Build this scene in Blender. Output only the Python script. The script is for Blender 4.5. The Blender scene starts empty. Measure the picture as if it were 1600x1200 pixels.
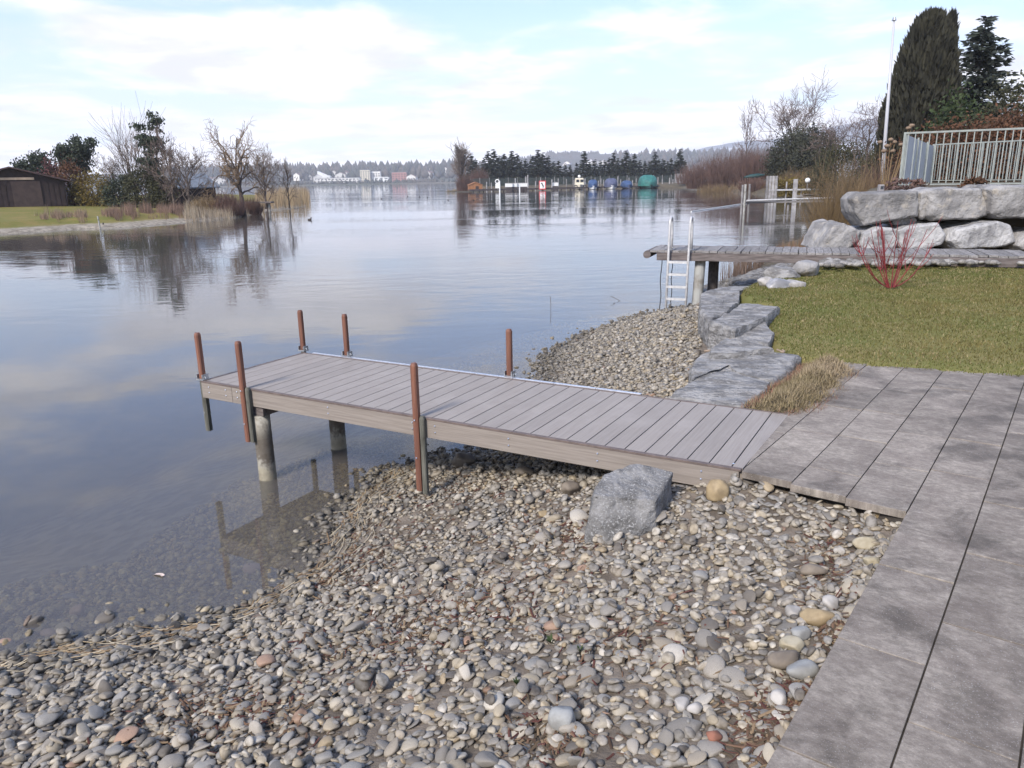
import bpy, math, random
import numpy as np
from mathutils import Matrix, Vector, noise as mnoise
SC = bpy.context.scene
COL = SC.collection
R = math.radians
rng = np.random.default_rng(7)
random.seed(7)

# ---------------------------------------------------------------- camera, sky, sun, exposure
F, PITCH, ROLL = 1180.0, R(15.1), R(1.0)
DECK = 0.82                                   # height of terrace and jetty above the water (z = 0)
CAM = np.array([0.0, 0.0, 1.65 + DECK])
FW = np.array([0, math.cos(PITCH), -math.sin(PITCH)])
U0 = np.array([0, math.sin(PITCH), math.cos(PITCH)])
R0 = np.array([1.0, 0, 0])
RT = math.cos(ROLL) * R0 - math.sin(ROLL) * U0
UP = math.sin(ROLL) * R0 + math.cos(ROLL) * U0


def ray(x, y):
    return FW + RT * ((x - 800) / F) - UP * ((y - 600) / F)


def at(x, y, z=0.0):
    """survey point of the photograph on the horizontal plane z"""
    d = ray(x, y)
    return CAM + d * ((z - CAM[2]) / d[2])


def atY(x, y, Y):
    """survey point of the photograph at the distance Y"""
    d = ray(x, y)
    return CAM + d * (Y / d[1])


cd = bpy.data.cameras.new('camera')
cam = bpy.data.objects.new('camera', cd)
COL.objects.link(cam)
cd.sensor_width = 36.0
cd.lens = F / 1600 * 36.0
cd.clip_start = 0.05
cd.clip_end = 20000
cam.matrix_world = Matrix(((RT[0], UP[0], -FW[0], CAM[0]), (RT[1], UP[1], -FW[1], CAM[1]), (RT[2], UP[2], -FW[2], CAM[2]), (0, 0, 0, 1)))
SC.camera = cam

SUN_EL, SUN_AZ = R(40), R(215)                # azimuth clockwise from +Y: behind the camera, to the left
w = bpy.data.worlds.new('World')
SC.world = w
w.use_nodes = True


class NT:
    """small helper round a node tree"""
    def __init__(s, tree):
        s.t = tree
        s.n = tree.nodes
        s.l = tree.links

    def add(s, typ, **kw):
        n = s.n.new(typ)
        for k, v in kw.items():
            setattr(n, k, v)
        return n

    def put(s, sock, v):
        if isinstance(v, bpy.types.NodeSocket):
            s.l.new(v, sock)
        elif isinstance(v, (tuple, list)) and len(v) == 3 and sock.type == 'RGBA':
            sock.default_value = (*v, 1)
        else:
            sock.default_value = v

    def math(s, op, a, b=0.0, c=None, clamp=False):
        n = s.add('ShaderNodeMath', operation=op, use_clamp=clamp)
        s.put(n.inputs[0], a)
        s.put(n.inputs[1], b)
        if c is not None:
            s.put(n.inputs[2], c)
        return n.outputs[0]

    def vmath(s, op, a, b=(0, 0, 0)):
        n = s.add('ShaderNodeVectorMath', operation=op)
        s.put(n.inputs[0], a)
        if op == 'SCALE':
            s.put(n.inputs['Scale'], b)
        else:
            s.put(n.inputs[1], b)
        return n.outputs[0]

    def noise(s, vec, scale, detail=4, rough=0.55, dist=0.0):
        n = s.add('ShaderNodeTexNoise')
        s.put(n.inputs['Vector'], vec)
        s.put(n.inputs['Scale'], scale)
        n.inputs['Detail'].default_value = detail
        n.inputs['Roughness'].default_value = rough
        n.inputs['Distortion'].default_value = dist
        return n.outputs['Fac']

    def ramp(s, fac, lo, hi, a=0.0, b=1.0):
        n = s.add('ShaderNodeMapRange', interpolation_type='SMOOTHSTEP')
        s.put(n.inputs[0], fac)
        for i, v in zip((1, 2, 3, 4), (lo, hi, a, b)):
            s.put(n.inputs[i], v)
        return n.outputs[0]

    def mix(s, fac, a, b, blend='MIX'):
        n = s.add('ShaderNodeMix', data_type='RGBA', blend_type=blend)
        s.put(n.inputs[0], fac)
        s.put(n.inputs[6], a)
        s.put(n.inputs[7], b)
        return n.outputs[2]


def sky_nodes():
    k = NT(w.node_tree)
    k.n.clear()
    sky = k.add('ShaderNodeTexSky', sky_type='NISHITA')
    sky.sun_disc = False
    sky.sun_elevation = SUN_EL
    sky.sun_rotation = SUN_AZ
    sky.dust_density = 1.5
    sky.ozone_density = 1.5
    tc = k.add('ShaderNodeTexCoord')
    sep = k.add('ShaderNodeSeparateXYZ')
    k.put(sep.inputs[0], tc.outputs['Generated'])
    z = k.math('MAXIMUM', sep.outputs[2], 0.0)
    den = k.math('ADD', z, 0.10)
    cmb = k.add('ShaderNodeCombineXYZ')
    k.put(cmb.inputs[0], k.math('DIVIDE', sep.outputs[0], den))
    k.put(cmb.inputs[1], k.math('DIVIDE', sep.outputs[1], den))
    p = k.vmath('ADD', cmb.outputs[0], (3.7, 1.9, 0.4))
    big = k.noise(p, 0.55, 3, 0.5)
    fine = k.noise(p, 1.25, 8, 0.56, 0.3)
    dens = k.math('ADD', k.math('MULTIPLY', big, 0.45), k.math('MULTIPLY', fine, 0.55))
    lowband = k.ramp(z, 0.0, 0.20, 0.11, 0.0)                 # more cloud overlaps towards the horizon
    cov = k.ramp(k.math('ADD', dens, lowband), 0.472, 0.605, 0.0, 1.0)
    shade = k.noise(k.vmath('ADD', p, (0.0, 0.35, 2.0)), 1.7, 6, 0.55, 0.2)
    thick = k.ramp(shade, 0.40, 0.66, 0.0, 1.0)
    cloud = k.mix(thick, (7.3, 7.1, 7.0), (5.1, 5.1, 5.35))
    blue = k.mix(1.0, sky.outputs[0], (0.98, 1.16, 1.52), 'MULTIPLY')
    veil = k.ramp(z, 0.03, 0.28, 0.78, 0.10)                     # thin high veil, whiter towards the horizon
    base = k.mix(veil, blue, (5.2, 5.85, 6.3))
    colr = k.mix(cov, base, cloud)
    bg = k.add('ShaderNodeBackground')
    k.put(bg.inputs[0], colr)
    bg.inputs[1].default_value = 0.1
    out = k.add('ShaderNodeOutputWorld')
    k.l.new(bg.outputs[0], out.inputs[0])


sky_nodes()
sd = bpy.data.lights.new('sun', 'SUN')
sun = bpy.data.objects.new('sun', sd)
COL.objects.link(sun)
sd.energy = 2.7
sd.angle = R(11)
sd.color = (1.0, 0.925, 0.83)
sdir = Vector((math.sin(SUN_AZ) * math.cos(SUN_EL), math.cos(SUN_AZ) * math.cos(SUN_EL), math.sin(SUN_EL)))
sun.rotation_euler = sdir.to_track_quat('Z', 'Y').to_euler()
sun.location = (0, 0, 60)
vs = SC.view_settings
vs.view_transform = 'Standard'
vs.look = 'None'
vs.exposure = 0.94
vs.gamma = 1.0
SC.cycles.use_denoising = True
SC.cycles.max_bounces = 8
SC.cycles.transparent_max_bounces = 12
SC.cycles.volume_bounces = 1
SC.cycles.caustics_reflective = False
SC.cycles.caustics_refractive = False

# ---------------------------------------------------------------- helpers: numbers
def _hash(ix, iy, iz, seed):
    h = (ix.astype(np.int64) * 374761393 + iy.astype(np.int64) * 668265263 + iz.astype(np.int64) * 2147483647 + seed * 974711) & 0xFFFFFFFF
    h = ((h ^ (h >> 13)) * 1274126177) & 0xFFFFFFFF
    h = h ^ (h >> 16)
    return (h & 0xFFFF) / 65535.0


def vnoise(p, seed=0):
    p = np.asarray(p, float)
    i = np.floor(p)
    f = p - i
    f = f * f * (3 - 2 * f)
    out = 0
    for dx in (0, 1):
        for dy in (0, 1):
            for dz in (0, 1):
                wgt = (f[..., 0] if dx else 1 - f[..., 0]) * (f[..., 1] if dy else 1 - f[..., 1]) * (f[..., 2] if dz else 1 - f[..., 2])
                out = out + wgt * _hash(i[..., 0] + dx, i[..., 1] + dy, i[..., 2] + dz, seed)
    return out


def fbm(p, seed=0, oct=4, gain=0.5):
    p = np.asarray(p, float)
    a, s, t = 1.0, 0.0, 0.0
    for o in range(oct):
        s = s + a * (vnoise(p * 2 ** o, seed + o) * 2 - 1)
        t += a
        a *= gain
    return s / t


def xyz(x, y, z=0.0):
    x = np.asarray(x, float)
    return np.stack([x, np.asarray(y, float) + 0 * x, z + 0 * x], -1)


def dist_poly(x, y, pts, closed=False):
    pts = np.asarray(pts, float)[:, :2]
    n = len(pts)
    best = np.full(np.shape(x), 1e9)
    for i in range(n if closed else n - 1):
        a, b = pts[i], pts[(i + 1) % n]
        d = b - a
        L = max(d @ d, 1e-9)
        t = np.clip(((x - a[0]) * d[0] + (y - a[1]) * d[1]) / L, 0, 1)
        best = np.minimum(best, np.hypot(x - a[0] - t * d[0], y - a[1] - t * d[1]))
    return best


def inside(x, y, pts):
    pts = np.asarray(pts, float)[:, :2]
    n = len(pts)
    c = np.zeros(np.shape(x), bool)
    for i in range(n):
        a, b = pts[i], pts[(i + 1) % n]
        if a[1] == b[1]:
            continue
        hit = ((a[1] > y) != (b[1] > y)) & (x < (b[0] - a[0]) * (y - a[1]) / (b[1] - a[1]) + a[0])
        c ^= hit
    return c


def sdf(x, y, pts):
    d = dist_poly(x, y, pts, True)
    return np.where(inside(x, y, pts), d, -d)


def sstep(x, a, b):
    t = np.clip((x - a) / (b - a), 0, 1)
    return t * t * (3 - 2 * t)


# ---------------------------------------------------------------- helpers: meshes and objects
class MB:
    def __init__(s):
        s.v, s.f, s.m, s.n = [], [], [], 0

    def add(s, verts, faces, mi=0):
        s.v.append(np.asarray(verts, float).reshape(-1, 3))
        for f in faces:
            s.f.append([i + s.n for i in f])
            s.m.append(mi)
        s.n += len(s.v[-1])

    def box(s, c, h, ax=None, mi=0):
        c = np.asarray(c, float)
        ax = np.eye(3) if ax is None else np.asarray(ax, float)
        vs_ = [c + ax[0] * h[0] * a + ax[1] * h[1] * b + ax[2] * h[2] * d for a in (-1, 1) for b in (-1, 1) for d in (-1, 1)]
        s.add(vs_, [(0, 1, 3, 2), (4, 6, 7, 5), (0, 4, 5, 1), (2, 3, 7, 6), (0, 2, 6, 4), (1, 5, 7, 3)], mi)

    def tube(s, pts, rad, n=6, mi=0, cap=True):
        pts = np.asarray(pts, float)
        m = len(pts)
        rad = np.broadcast_to(np.asarray(rad, float), (m,))
        T = np.gradient(pts, axis=0)
        T /= np.linalg.norm(T, axis=1)[:, None] + 1e-12
        ref = np.array([0.31, 0.17, 0.93]) if abs(T[0] @ np.array([0.31, 0.17, 0.93])) < 0.9 else np.array([1.0, 0, 0])
        A = np.cross(T, ref)
        A /= np.linalg.norm(A, axis=1)[:, None] + 1e-12
        B = np.cross(T, A)
        th = np.arange(n) * 2 * math.pi / n
        V = pts[:, None] + rad[:, None, None] * (A[:, None] * np.cos(th)[None, :, None] + B[:, None] * np.sin(th)[None, :, None])
        fs = [(i * n + j, i * n + (j + 1) % n, (i + 1) * n + (j + 1) % n, (i + 1) * n + j) for i in range(m - 1) for j in range(n)]
        if cap:
            fs += [tuple(range(n))[::-1], tuple((m - 1) * n + j for j in range(n))]
        s.add(V.reshape(-1, 3), fs, mi)

    def mesh(s, name, mats, smooth=False):
        me = bpy.data.meshes.new(name)
        V = np.concatenate(s.v) if s.v else np.zeros((0, 3))
        me.from_pydata(V.tolist(), [], s.f)
        for m in (mats if isinstance(mats, (list, tuple)) else [mats]):
            me.materials.append(m)
        if len(set(s.m)) > 1:
            me.polygons.foreach_set('material_index', s.m)
        if smooth:
            me.polygons.foreach_set('use_smooth', [True] * len(me.polygons))
        me.update()
        return me

    def build(s, name, mats, parent=None, smooth=False, loc=None):
        return link(name, s.mesh(name, mats, smooth), parent, loc)


def tri_mesh(name, V, T, mat, col=None, smooth=False):
    """large triangle or quad meshes straight from arrays"""
    V = np.asarray(V, np.float32)
    T = np.asarray(T, np.int32)
    k = T.shape[1]
    me = bpy.data.meshes.new(name)
    me.vertices.add(len(V))
    me.vertices.foreach_set('co', V.ravel())
    me.loops.add(T.size)
    me.loops.foreach_set('vertex_index', T.ravel())
    me.polygons.add(len(T))
    me.polygons.foreach_set('loop_start', np.arange(0, T.size, k, dtype=np.int32))
    if smooth:
        me.polygons.foreach_set('use_smooth', np.ones(len(T), bool))
    me.update(calc_edges=True)
    if col is not None:
        a = me.color_attributes.new('Col', 'FLOAT_COLOR', 'POINT')
        c = np.ones((len(V), 4), np.float32)
        c[:, :3] = col
        a.data.foreach_set('color', c.ravel())
    me.materials.append(mat)
    return me


def link(name, data, parent=None, loc=None):
    o = bpy.data.objects.new(name, data)
    COL.objects.link(o)
    if parent is not None:
        o.parent = parent
    if loc is not None:
        o.location = [float(c) for c in loc]
    return o


def tag(o, label=None, cat=None, group=None, kind=None):
    for k, v in (('label', label), ('category', cat), ('group', group), ('kind', kind)):
        if v:
            o[k] = v
    return o


def thing(name, label, cat, loc=(0, 0, 0), rz=0.0, group=None):
    o = link(name, None, None, loc)
    o.empty_display_size = 0.1
    o.rotation_euler.z = rz
    return tag(o, label, cat, group)


def copy_tree(o, parent=None):
    c = o.copy()
    COL.objects.link(c)
    if parent is not None:
        c.parent = parent
    for ch in list(o.children):
        copy_tree(ch, c)
    return c


def bevel(o, wd, seg=1):
    m = o.modifiers.new('bevel', 'BEVEL')
    m.width = wd
    m.segments = seg
    m.limit_method = 'ANGLE'
    m.angle_limit = R(35)
    return o


def grid_mesh(name, X, Y, Z, mat, smooth=True):
    n, m = X.shape
    V = np.stack([X, Y, Z], -1).reshape(-1, 3)
    i = np.arange(n * m).reshape(n, m)
    Q = np.stack([i[:-1, :-1], i[:-1, 1:], i[1:, 1:], i[1:, :-1]], -1).reshape(-1, 4)
    return tri_mesh(name, V, Q, mat, smooth=smooth)


# ---------------------------------------------------------------- helpers: materials
def material(name, c1, c2=None, scale=5.0, detail=5, lo=0.35, hi=0.65, rough=0.8, spec=0.3, bump=0.0, bscale=40.0, bdist=0.01, rnd=0.0, coord='pos',
             stretch=None, attr=False, metal=0.0, spots=None, translucent=0.0):
    """base colour between c1 and c2 by noise; optional second layer spots=(colour, scale, lo, hi)"""
    m = bpy.data.materials.new(name)
    m.use_nodes = True
    k = NT(m.node_tree)
    b = k.n['Principled BSDF']
    out = k.n['Material Output']
    if coord == 'pos':
        v = k.add('ShaderNodeNewGeometry').outputs['Position']
    else:
        v = k.add('ShaderNodeTexCoord').outputs['Object']
        oi = k.add('ShaderNodeObjectInfo')
        v = k.vmath('ADD', v, k.vmath('SCALE', (13.1, 7.7, 3.3), oi.outputs['Random']))
    vs_ = k.vmath('MULTIPLY', v, stretch) if stretch else v
    colr = None
    if attr:
        colr = k.add('ShaderNodeVertexColor', layer_name='Col').outputs[0]
        if c2 is not None:
            colr = k.mix(k.ramp(k.noise(vs_, scale, detail), lo, hi), colr, k.mix(1.0, colr, c2, 'MULTIPLY'))
    else:
        colr = k.mix(k.ramp(k.noise(vs_, scale, detail), lo, hi), c1, c2) if c2 is not None else k.mix(0.0, c1, c1)
    if spots:
        sc_, ss, sl, sh = spots
        colr = k.mix(k.ramp(k.noise(v, ss, 4, 0.6), sl, sh), colr, sc_)
    if rnd:
        oi = k.add('ShaderNodeObjectInfo')
        f = k.math('ADD', k.math('MULTIPLY', oi.outputs['Random'], 2 * rnd), 1 - rnd)
        colr = k.mix(1.0, colr, k.vmath('SCALE', (1, 1, 1), f), 'MULTIPLY')
    k.put(b.inputs['Base Color'], colr)
    b.inputs['Roughness'].default_value = rough
    b.inputs['Specular IOR Level'].default_value = spec
    b.inputs['Metallic'].default_value = metal
    if bump:
        bn = k.add('ShaderNodeBump')
        bn.inputs['Strength'].default_value = bump
        bn.inputs['Distance'].default_value = bdist
        k.put(bn.inputs['Height'], k.noise(vs_, bscale, 6, 0.6))
        k.l.new(bn.outputs[0], b.inputs['Normal'])
    if translucent:
        tr = k.add('ShaderNodeBsdfTranslucent')
        k.put(tr.inputs[0], colr)
        mx = k.add('ShaderNodeMixShader')
        mx.inputs[0].default_value = translucent
        k.l.new(b.outputs[0], mx.inputs[1])
        k.l.new(tr.outputs[0], mx.inputs[2])
        k.l.new(mx.outputs[0], out.inputs[0])
    m['tree'] = 1
    return m


def water_material():
    m = bpy.data.materials.new('water')
    m.use_nodes = True
    k = NT(m.node_tree)
    k.n.clear()
    pos = k.add('ShaderNodeNewGeometry').outputs['Position']
    sep = k.add('ShaderNodeSeparateXYZ')
    k.put(sep.inputs[0], pos)
    far = k.ramp(sep.outputs[1], 4.5, 22.0, 0.12, 1.0)             # the sheltered shallows are calmer than the open water
    patch = k.ramp(k.noise(k.vmath('MULTIPLY', pos, (0.03, 0.09, 0)), 1.0, 3), 0.42, 0.62, 0.35, 1.6)
    a = k.noise(k.vmath('MULTIPLY', pos, (0.8, 1.7, 1)), 1.0, 2, 0.5, 0.4)
    b2 = k.noise(k.vmath('MULTIPLY', pos, (3.2, 6.5, 1)), 1.0, 3, 0.5, 0.3)
    h = k.math('ADD', k.math('MULTIPLY', a, 0.010), k.math('MULTIPLY', b2, 0.0022))
    h = k.math('MULTIPLY', h, k.math('MULTIPLY', far, patch))
    bn = k.add('ShaderNodeBump')
    bn.inputs['Strength'].default_value = 1.0
    bn.inputs['Distance'].default_value = 1.0
    k.put(bn.inputs['Height'], h)
    fr = k.add('ShaderNodeFresnel')
    fr.inputs[0].default_value = 1.333
    k.l.new(bn.outputs[0], fr.inputs['Normal'])
    gl = k.add('ShaderNodeBsdfGlossy')
    gl.inputs['Roughness'].default_value = 0.02
    gl.inputs[0].default_value = (0.97, 0.98, 1, 1)
    k.l.new(bn.outputs[0], gl.inputs['Normal'])
    tr = k.add('ShaderNodeBsdfTransparent')
    tr.inputs[0].default_value = (0.90, 0.93, 0.86, 1)
    df = k.add('ShaderNodeBsdfDiffuse')
    df.inputs[0].default_value = (0.37, 0.335, 0.31, 1)              # fine silt that clouds the water
    m1 = k.add('ShaderNodeMixShader')
    m1.inputs[0].default_value = 0.19
    k.l.new(tr.outputs[0], m1.inputs[1])
    k.l.new(df.outputs[0], m1.inputs[2])
    m2 = k.add('ShaderNodeMixShader')
    k.l.new(fr.outputs[0], m2.inputs[0])
    k.l.new(m1.outputs[0], m2.inputs[1])
    k.l.new(gl.outputs[0], m2.inputs[2])
    va = k.add('ShaderNodeVolumeAbsorption')
    va.inputs['Color'].default_value = (0.62, 0.60, 0.40, 1)
    va.inputs['Density'].default_value = 0.35
    o = k.add('ShaderNodeOutputMaterial')
    k.l.new(m2.outputs[0], o.inputs['Surface'])
    k.l.new(va.outputs[0], o.inputs['Volume'])
    return m


M = {}
M['water'] = water_material()
M['bed'] = material('lake_bed_silt', (0.16, 0.15, 0.12), (0.22, 0.20, 0.155), 3, rough=0.95)
M['soil'] = material('beach_soil', (0.10, 0.080, 0.060), (0.20, 0.165, 0.130), 6, rough=0.95, bump=0.6, bscale=60, bdist=0.02)
M['pebble'] = material('pebble_stone', (1, 1, 1), (0.62, 0.60, 0.57), 38, 6, 0.38, 0.66, rough=0.62, spec=0.35, attr=True, bump=0.25, bscale=120, bdist=0.004)
M['wpc'] = material('composite_board', (0.285, 0.252, 0.222), (0.245, 0.214, 0.188), 1.0, 6, 0.3, 0.7, rough=0.6, spec=0.3, bump=0.25, bscale=1.6, bdist=0.003,
                    rnd=0.07, coord='obj', stretch=(90, 3, 90), spots=((0.31, 0.275, 0.245), 3.0, 0.45, 0.8))
M['fascia'] = material('composite_fascia', (0.255, 0.222, 0.192), (0.195, 0.167, 0.143), 1.0, 6, 0.3, 0.7, rough=0.65, bump=0.35, bscale=1.3, bdist=0.004,
                       coord='obj', stretch=(3, 90, 90))
M['trim'] = material('dark_edge_trim', (0.11, 0.085, 0.075), (0.15, 0.115, 0.10), 20, rough=0.6)
M['alu'] = material('bright_aluminium', (0.75, 0.75, 0.77), (0.62, 0.62, 0.65), 30, rough=0.32, metal=0.85)
M['steel'] = material('galvanised_steel', (0.42, 0.43, 0.44), (0.30, 0.31, 0.32), 25, rough=0.45, metal=0.7)
M['ladder'] = material('dull_stainless', (0.58, 0.57, 0.56), (0.46, 0.45, 0.44), 20, rough=0.45, metal=0.25)
M['flowerhead'] = material('dried_flower', (0.24, 0.175, 0.12), (0.17, 0.12, 0.085), 20, rough=0.9)
M['bolt'] = material('bolt_steel', (0.85, 0.85, 0.86), rough=0.25, metal=0.9)
M['post'] = material('stained_post_wood', (0.205, 0.090, 0.056), (0.125, 0.054, 0.036), 1.0, 6, 0.3, 0.7, rough=0.55, spec=0.4, bump=0.3, bscale=1.5, bdist=0.003, rnd=0.12,
                     coord='obj', stretch=(45, 45, 2.5))
M['oldpost'] = material('grey_post_wood', (0.14, 0.135, 0.112), (0.07, 0.07, 0.056), 1.0, 6, 0.3, 0.7, rough=0.85, bump=0.4, bscale=1.5, bdist=0.004, coord='obj', stretch=(40, 40, 4),
                        spots=((0.05, 0.045, 0.035), 9, 0.55, 0.75))
M['oldwood'] = material('weathered_plank_wood', (0.26, 0.245, 0.235), (0.15, 0.14, 0.132), 1.0, 6, 0.3, 0.7, rough=0.85, bump=0.4, bscale=1.5, bdist=0.005, rnd=0.18,
                        coord='obj', stretch=(40, 4, 40))
M['oldbeam'] = material('weathered_beam_wood', (0.17, 0.145, 0.135), (0.085, 0.07, 0.066), 1.0, 6, 0.3, 0.7, rough=0.85, bump=0.4, bscale=1.5, bdist=0.006, coord='obj', stretch=(4, 30, 30))
M['granite'] = material('granite', (0.235, 0.228, 0.220), (0.105, 0.101, 0.096), 6, 9, 0.36, 0.64, rough=0.85, bump=0.9, bscale=24, bdist=0.03,
                        spots=((0.33, 0.325, 0.315), 85, 0.52, 0.70))
M['slabrock'] = material('layered_grey_rock', (0.31, 0.298, 0.284), (0.165, 0.158, 0.150), 5.0, 9, 0.38, 0.60, rough=0.85, bump=1.0, bscale=7, bdist=0.09, stretch=(1.0, 1.5, 3),
                         spots=((0.33, 0.322, 0.31), 19, 0.52, 0.70))
M['wallrock'] = material('limestone_block', (0.31, 0.298, 0.287), (0.17, 0.163, 0.158), 2.2, 8, 0.36, 0.64, rough=0.85, bump=0.9, bscale=7, bdist=0.08, rnd=0.15,
                         spots=((0.33, 0.30, 0.26), 5, 0.54, 0.70))
M['whiterock'] = material('white_quartz_block', (0.43, 0.42, 0.41), (0.20, 0.195, 0.195), 3.2, 8, 0.40, 0.68, rough=0.8, bump=0.9, bscale=9, bdist=0.07, rnd=0.1)


def paving_material():
    m = bpy.data.materials.new('paving_stone')
    m.use_nodes = True
    k = NT(m.node_tree)
    b = k.n['Principled BSDF']
    pos = k.add('ShaderNodeNewGeometry').outputs['Position']
    oi = k.add('ShaderNodeObjectInfo')
    sh = k.vmath('ADD', pos, k.vmath('SCALE', (17.0, 9.0, 5.0), oi.outputs['Random']))
    rot = k.add('ShaderNodeMapping')
    rot.inputs['Rotation'].default_value = (0, 0, R(36))
    k.put(rot.inputs[0], sh)
    grain = k.noise(k.vmath('MULTIPLY', rot.outputs[0], (26, 38, 1)), 1.0, 9, 0.80)
    cloudy = k.noise(k.vmath('MULTIPLY', rot.outputs[0], (4.0, 5.6, 1)), 1.0, 9, 0.76)
    c = k.mix(k.ramp(grain, 0.32, 0.70), (0.185, 0.168, 0.150), (0.375, 0.346, 0.314))
    c = k.mix(k.ramp(cloudy, 0.38, 0.64, 0, 0.7), c, (0.150, 0.130, 0.120))
    stain = k.noise(k.vmath('ADD', pos, (0.7, 0.3, 0)), 2.1, 9, 0.68, 0.5)
    c = k.mix(k.ramp(stain, 0.47, 0.66, 0, 0.80), c, (0.085, 0.075, 0.066))
    speck = k.noise(pos, 190, 2, 0.5)
    c = k.mix(k.ramp(speck, 0.62, 0.72, 0, 0.55), c, (0.42, 0.42, 0.43))
    f = k.math('ADD', k.math('MULTIPLY', oi.outputs['Random'], 0.28), 0.80)
    c = k.mix(1.0, c, k.vmath('SCALE', (1.05, 1, 0.93), f), 'MULTIPLY')
    k.put(b.inputs['Base Color'], c)
    k.put(b.inputs['Roughness'], k.ramp(stain, 0.45, 0.7, 0.85, 0.65))
    b.inputs['Specular IOR Level'].default_value = 0.2
    bn = k.add('ShaderNodeBump')
    bn.inputs['Strength'].default_value = 0.5
    bn.inputs['Distance'].default_value = 0.004
    k.put(bn.inputs['Height'], k.math('ADD', grain, k.noise(pos, 90, 5, 0.6)))
    k.l.new(bn.outputs[0], b.inputs['Normal'])
    return m


def pile_material():
    """round concrete pile, algae up to the splash line"""
    m = bpy.data.materials.new('pile_concrete')
    m.use_nodes = True
    k = NT(m.node_tree)
    b = k.n['Principled BSDF']
    pos = k.add('ShaderNodeNewGeometry').outputs['Position']
    sep = k.add('ShaderNodeSeparateXYZ')
    k.put(sep.inputs[0], pos)
    n1 = k.noise(pos, 14, 6, 0.65)
    n2 = k.noise(pos, 45, 5, 0.6)
    c = k.mix(k.ramp(n1, 0.35, 0.65), (0.34, 0.32, 0.27), (0.20, 0.18, 0.145))
    wob = k.math('ADD', sep.outputs[2], k.math('MULTIPLY', k.math('SUBTRACT', n1, 0.5), 0.35))
    splash = k.math('MULTIPLY', k.ramp(wob, 0.12, 0.22), k.ramp(wob, 0.52, 0.34))
    c = k.mix(k.math('MULTIPLY', splash, 0.8), c, (0.075, 0.058, 0.042))
    c = k.mix(k.ramp(n2, 0.56, 0.70, 0, 0.7), c, (0.07, 0.06, 0.045))
    c = k.mix(k.ramp(wob, 0.14, 0.05, 0, 0.6), c, (0.30, 0.26, 0.17))
    k.put(b.inputs['Base Color'], c)
    b.inputs['Roughness'].default_value = 0.85
    bn = k.add('ShaderNodeBump')
    bn.inputs['Strength'].default_value = 0.6
    bn.inputs['Distance'].default_value = 0.01
    k.put(bn.inputs['Height'], n2)
    k.l.new(bn.outputs[0], b.inputs['Normal'])
    return m


def shore_material():
    m = bpy.data.materials.new('grass_above_gravel')
    m.use_nodes = True
    k = NT(m.node_tree)
    b = k.n['Principled BSDF']
    pos = k.add('ShaderNodeNewGeometry').outputs['Position']
    sep = k.add('ShaderNodeSeparateXYZ')
    k.put(sep.inputs[0], pos)
    n1 = k.noise(pos, 0.5, 6, 0.6)
    n2 = k.noise(pos, 3.0, 6, 0.6)
    gravel = k.mix(k.ramp(n2, 0.35, 0.65), (0.33, 0.29, 0.23), (0.17, 0.145, 0.11))
    grass = k.mix(k.ramp(k.math('ADD', k.math('MULTIPLY', n1, 0.6), k.math('MULTIPLY', n2, 0.4)), 0.40, 0.62), (0.135, 0.135, 0.036), (0.20, 0.155, 0.055))
    zz = k.math('ADD', sep.outputs[2], k.math('MULTIPLY', k.math('SUBTRACT', n2, 0.5), 0.12))
    k.put(b.inputs['Base Color'], k.mix(k.ramp(zz, 0.17, 0.24), gravel, grass))
    b.inputs['Roughness'].default_value = 0.95
    b.inputs['Specular IOR Level'].default_value = 0.1
    return m


M['penground'] = shore_material()
M['paving'] = paving_material()
M['pile'] = pile_material()
M['darkpile'] = material('dark_pile', (0.10, 0.085, 0.08), (0.06, 0.05, 0.048), 12, rough=0.9)
M['palepile'] = material('pale_pile', (0.36, 0.36, 0.34), (0.20, 0.18, 0.15), 5, 6, 0.4, 0.7, rough=0.85)
M['lawn'] = material('lawn_ground', (0.135, 0.135, 0.038), (0.175, 0.15, 0.052), 1.6, 6, rough=0.95, bump=0.5, bscale=30, bdist=0.02)
M['joint'] = material('joint_earth', (0.035, 0.03, 0.026), (0.06, 0.052, 0.045), 9, rough=0.95)
M['debrisground'] = material('dry_root_mat', (0.10, 0.08, 0.05), (0.15, 0.12, 0.075), 14, rough=0.95)
M['bankground'] = material('bank_ground', (0.075, 0.06, 0.04), (0.11, 0.09, 0.055), 0.6, 6, rough=0.95)
M['blade'] = material('grass_blade', (1, 1, 1), None, attr=True, rough=0.7, spec=0.2, translucent=0.35)
M['straw'] = material('dry_reed', (1, 1, 1), None, attr=True, rough=0.8, spec=0.2, translucent=0.2)
M['debris'] = material('plant_debris', (1, 1, 1), None, attr=True, rough=0.9, spec=0.1)
M['bark'] = material('grey_brown_bark', (0.11, 0.085, 0.07), (0.065, 0.05, 0.043), 6, rough=0.9)
M['twig'] = material('bare_twigs', (0.150, 0.112, 0.095), (0.105, 0.078, 0.070), 0.8, rough=0.9)
M['willow'] = material('willow_twigs', (0.215, 0.145, 0.085), (0.15, 0.105, 0.068), 0.8, rough=0.9)
M['palewillow'] = material('pale_twigs', (0.175, 0.138, 0.115), (0.12, 0.095, 0.082), 0.8, rough=0.9)
M['redtwig'] = material('red_twigs', (0.22, 0.035, 0.04), (0.14, 0.028, 0.03), 4, rough=0.55)
M['brownstem'] = material('brown_stems', (0.16, 0.095, 0.075), (0.11, 0.07, 0.06), 0.9, rough=0.9)
M['ochrestem'] = material('ochre_stems', (0.235, 0.165, 0.085), (0.17, 0.12, 0.07), 0.9, rough=0.9)
M['yellowleaf'] = material('yellow_green_leaf', (0.20, 0.145, 0.035), (0.13, 0.10, 0.03), 1.2, rough=0.85, translucent=0.25)
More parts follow.
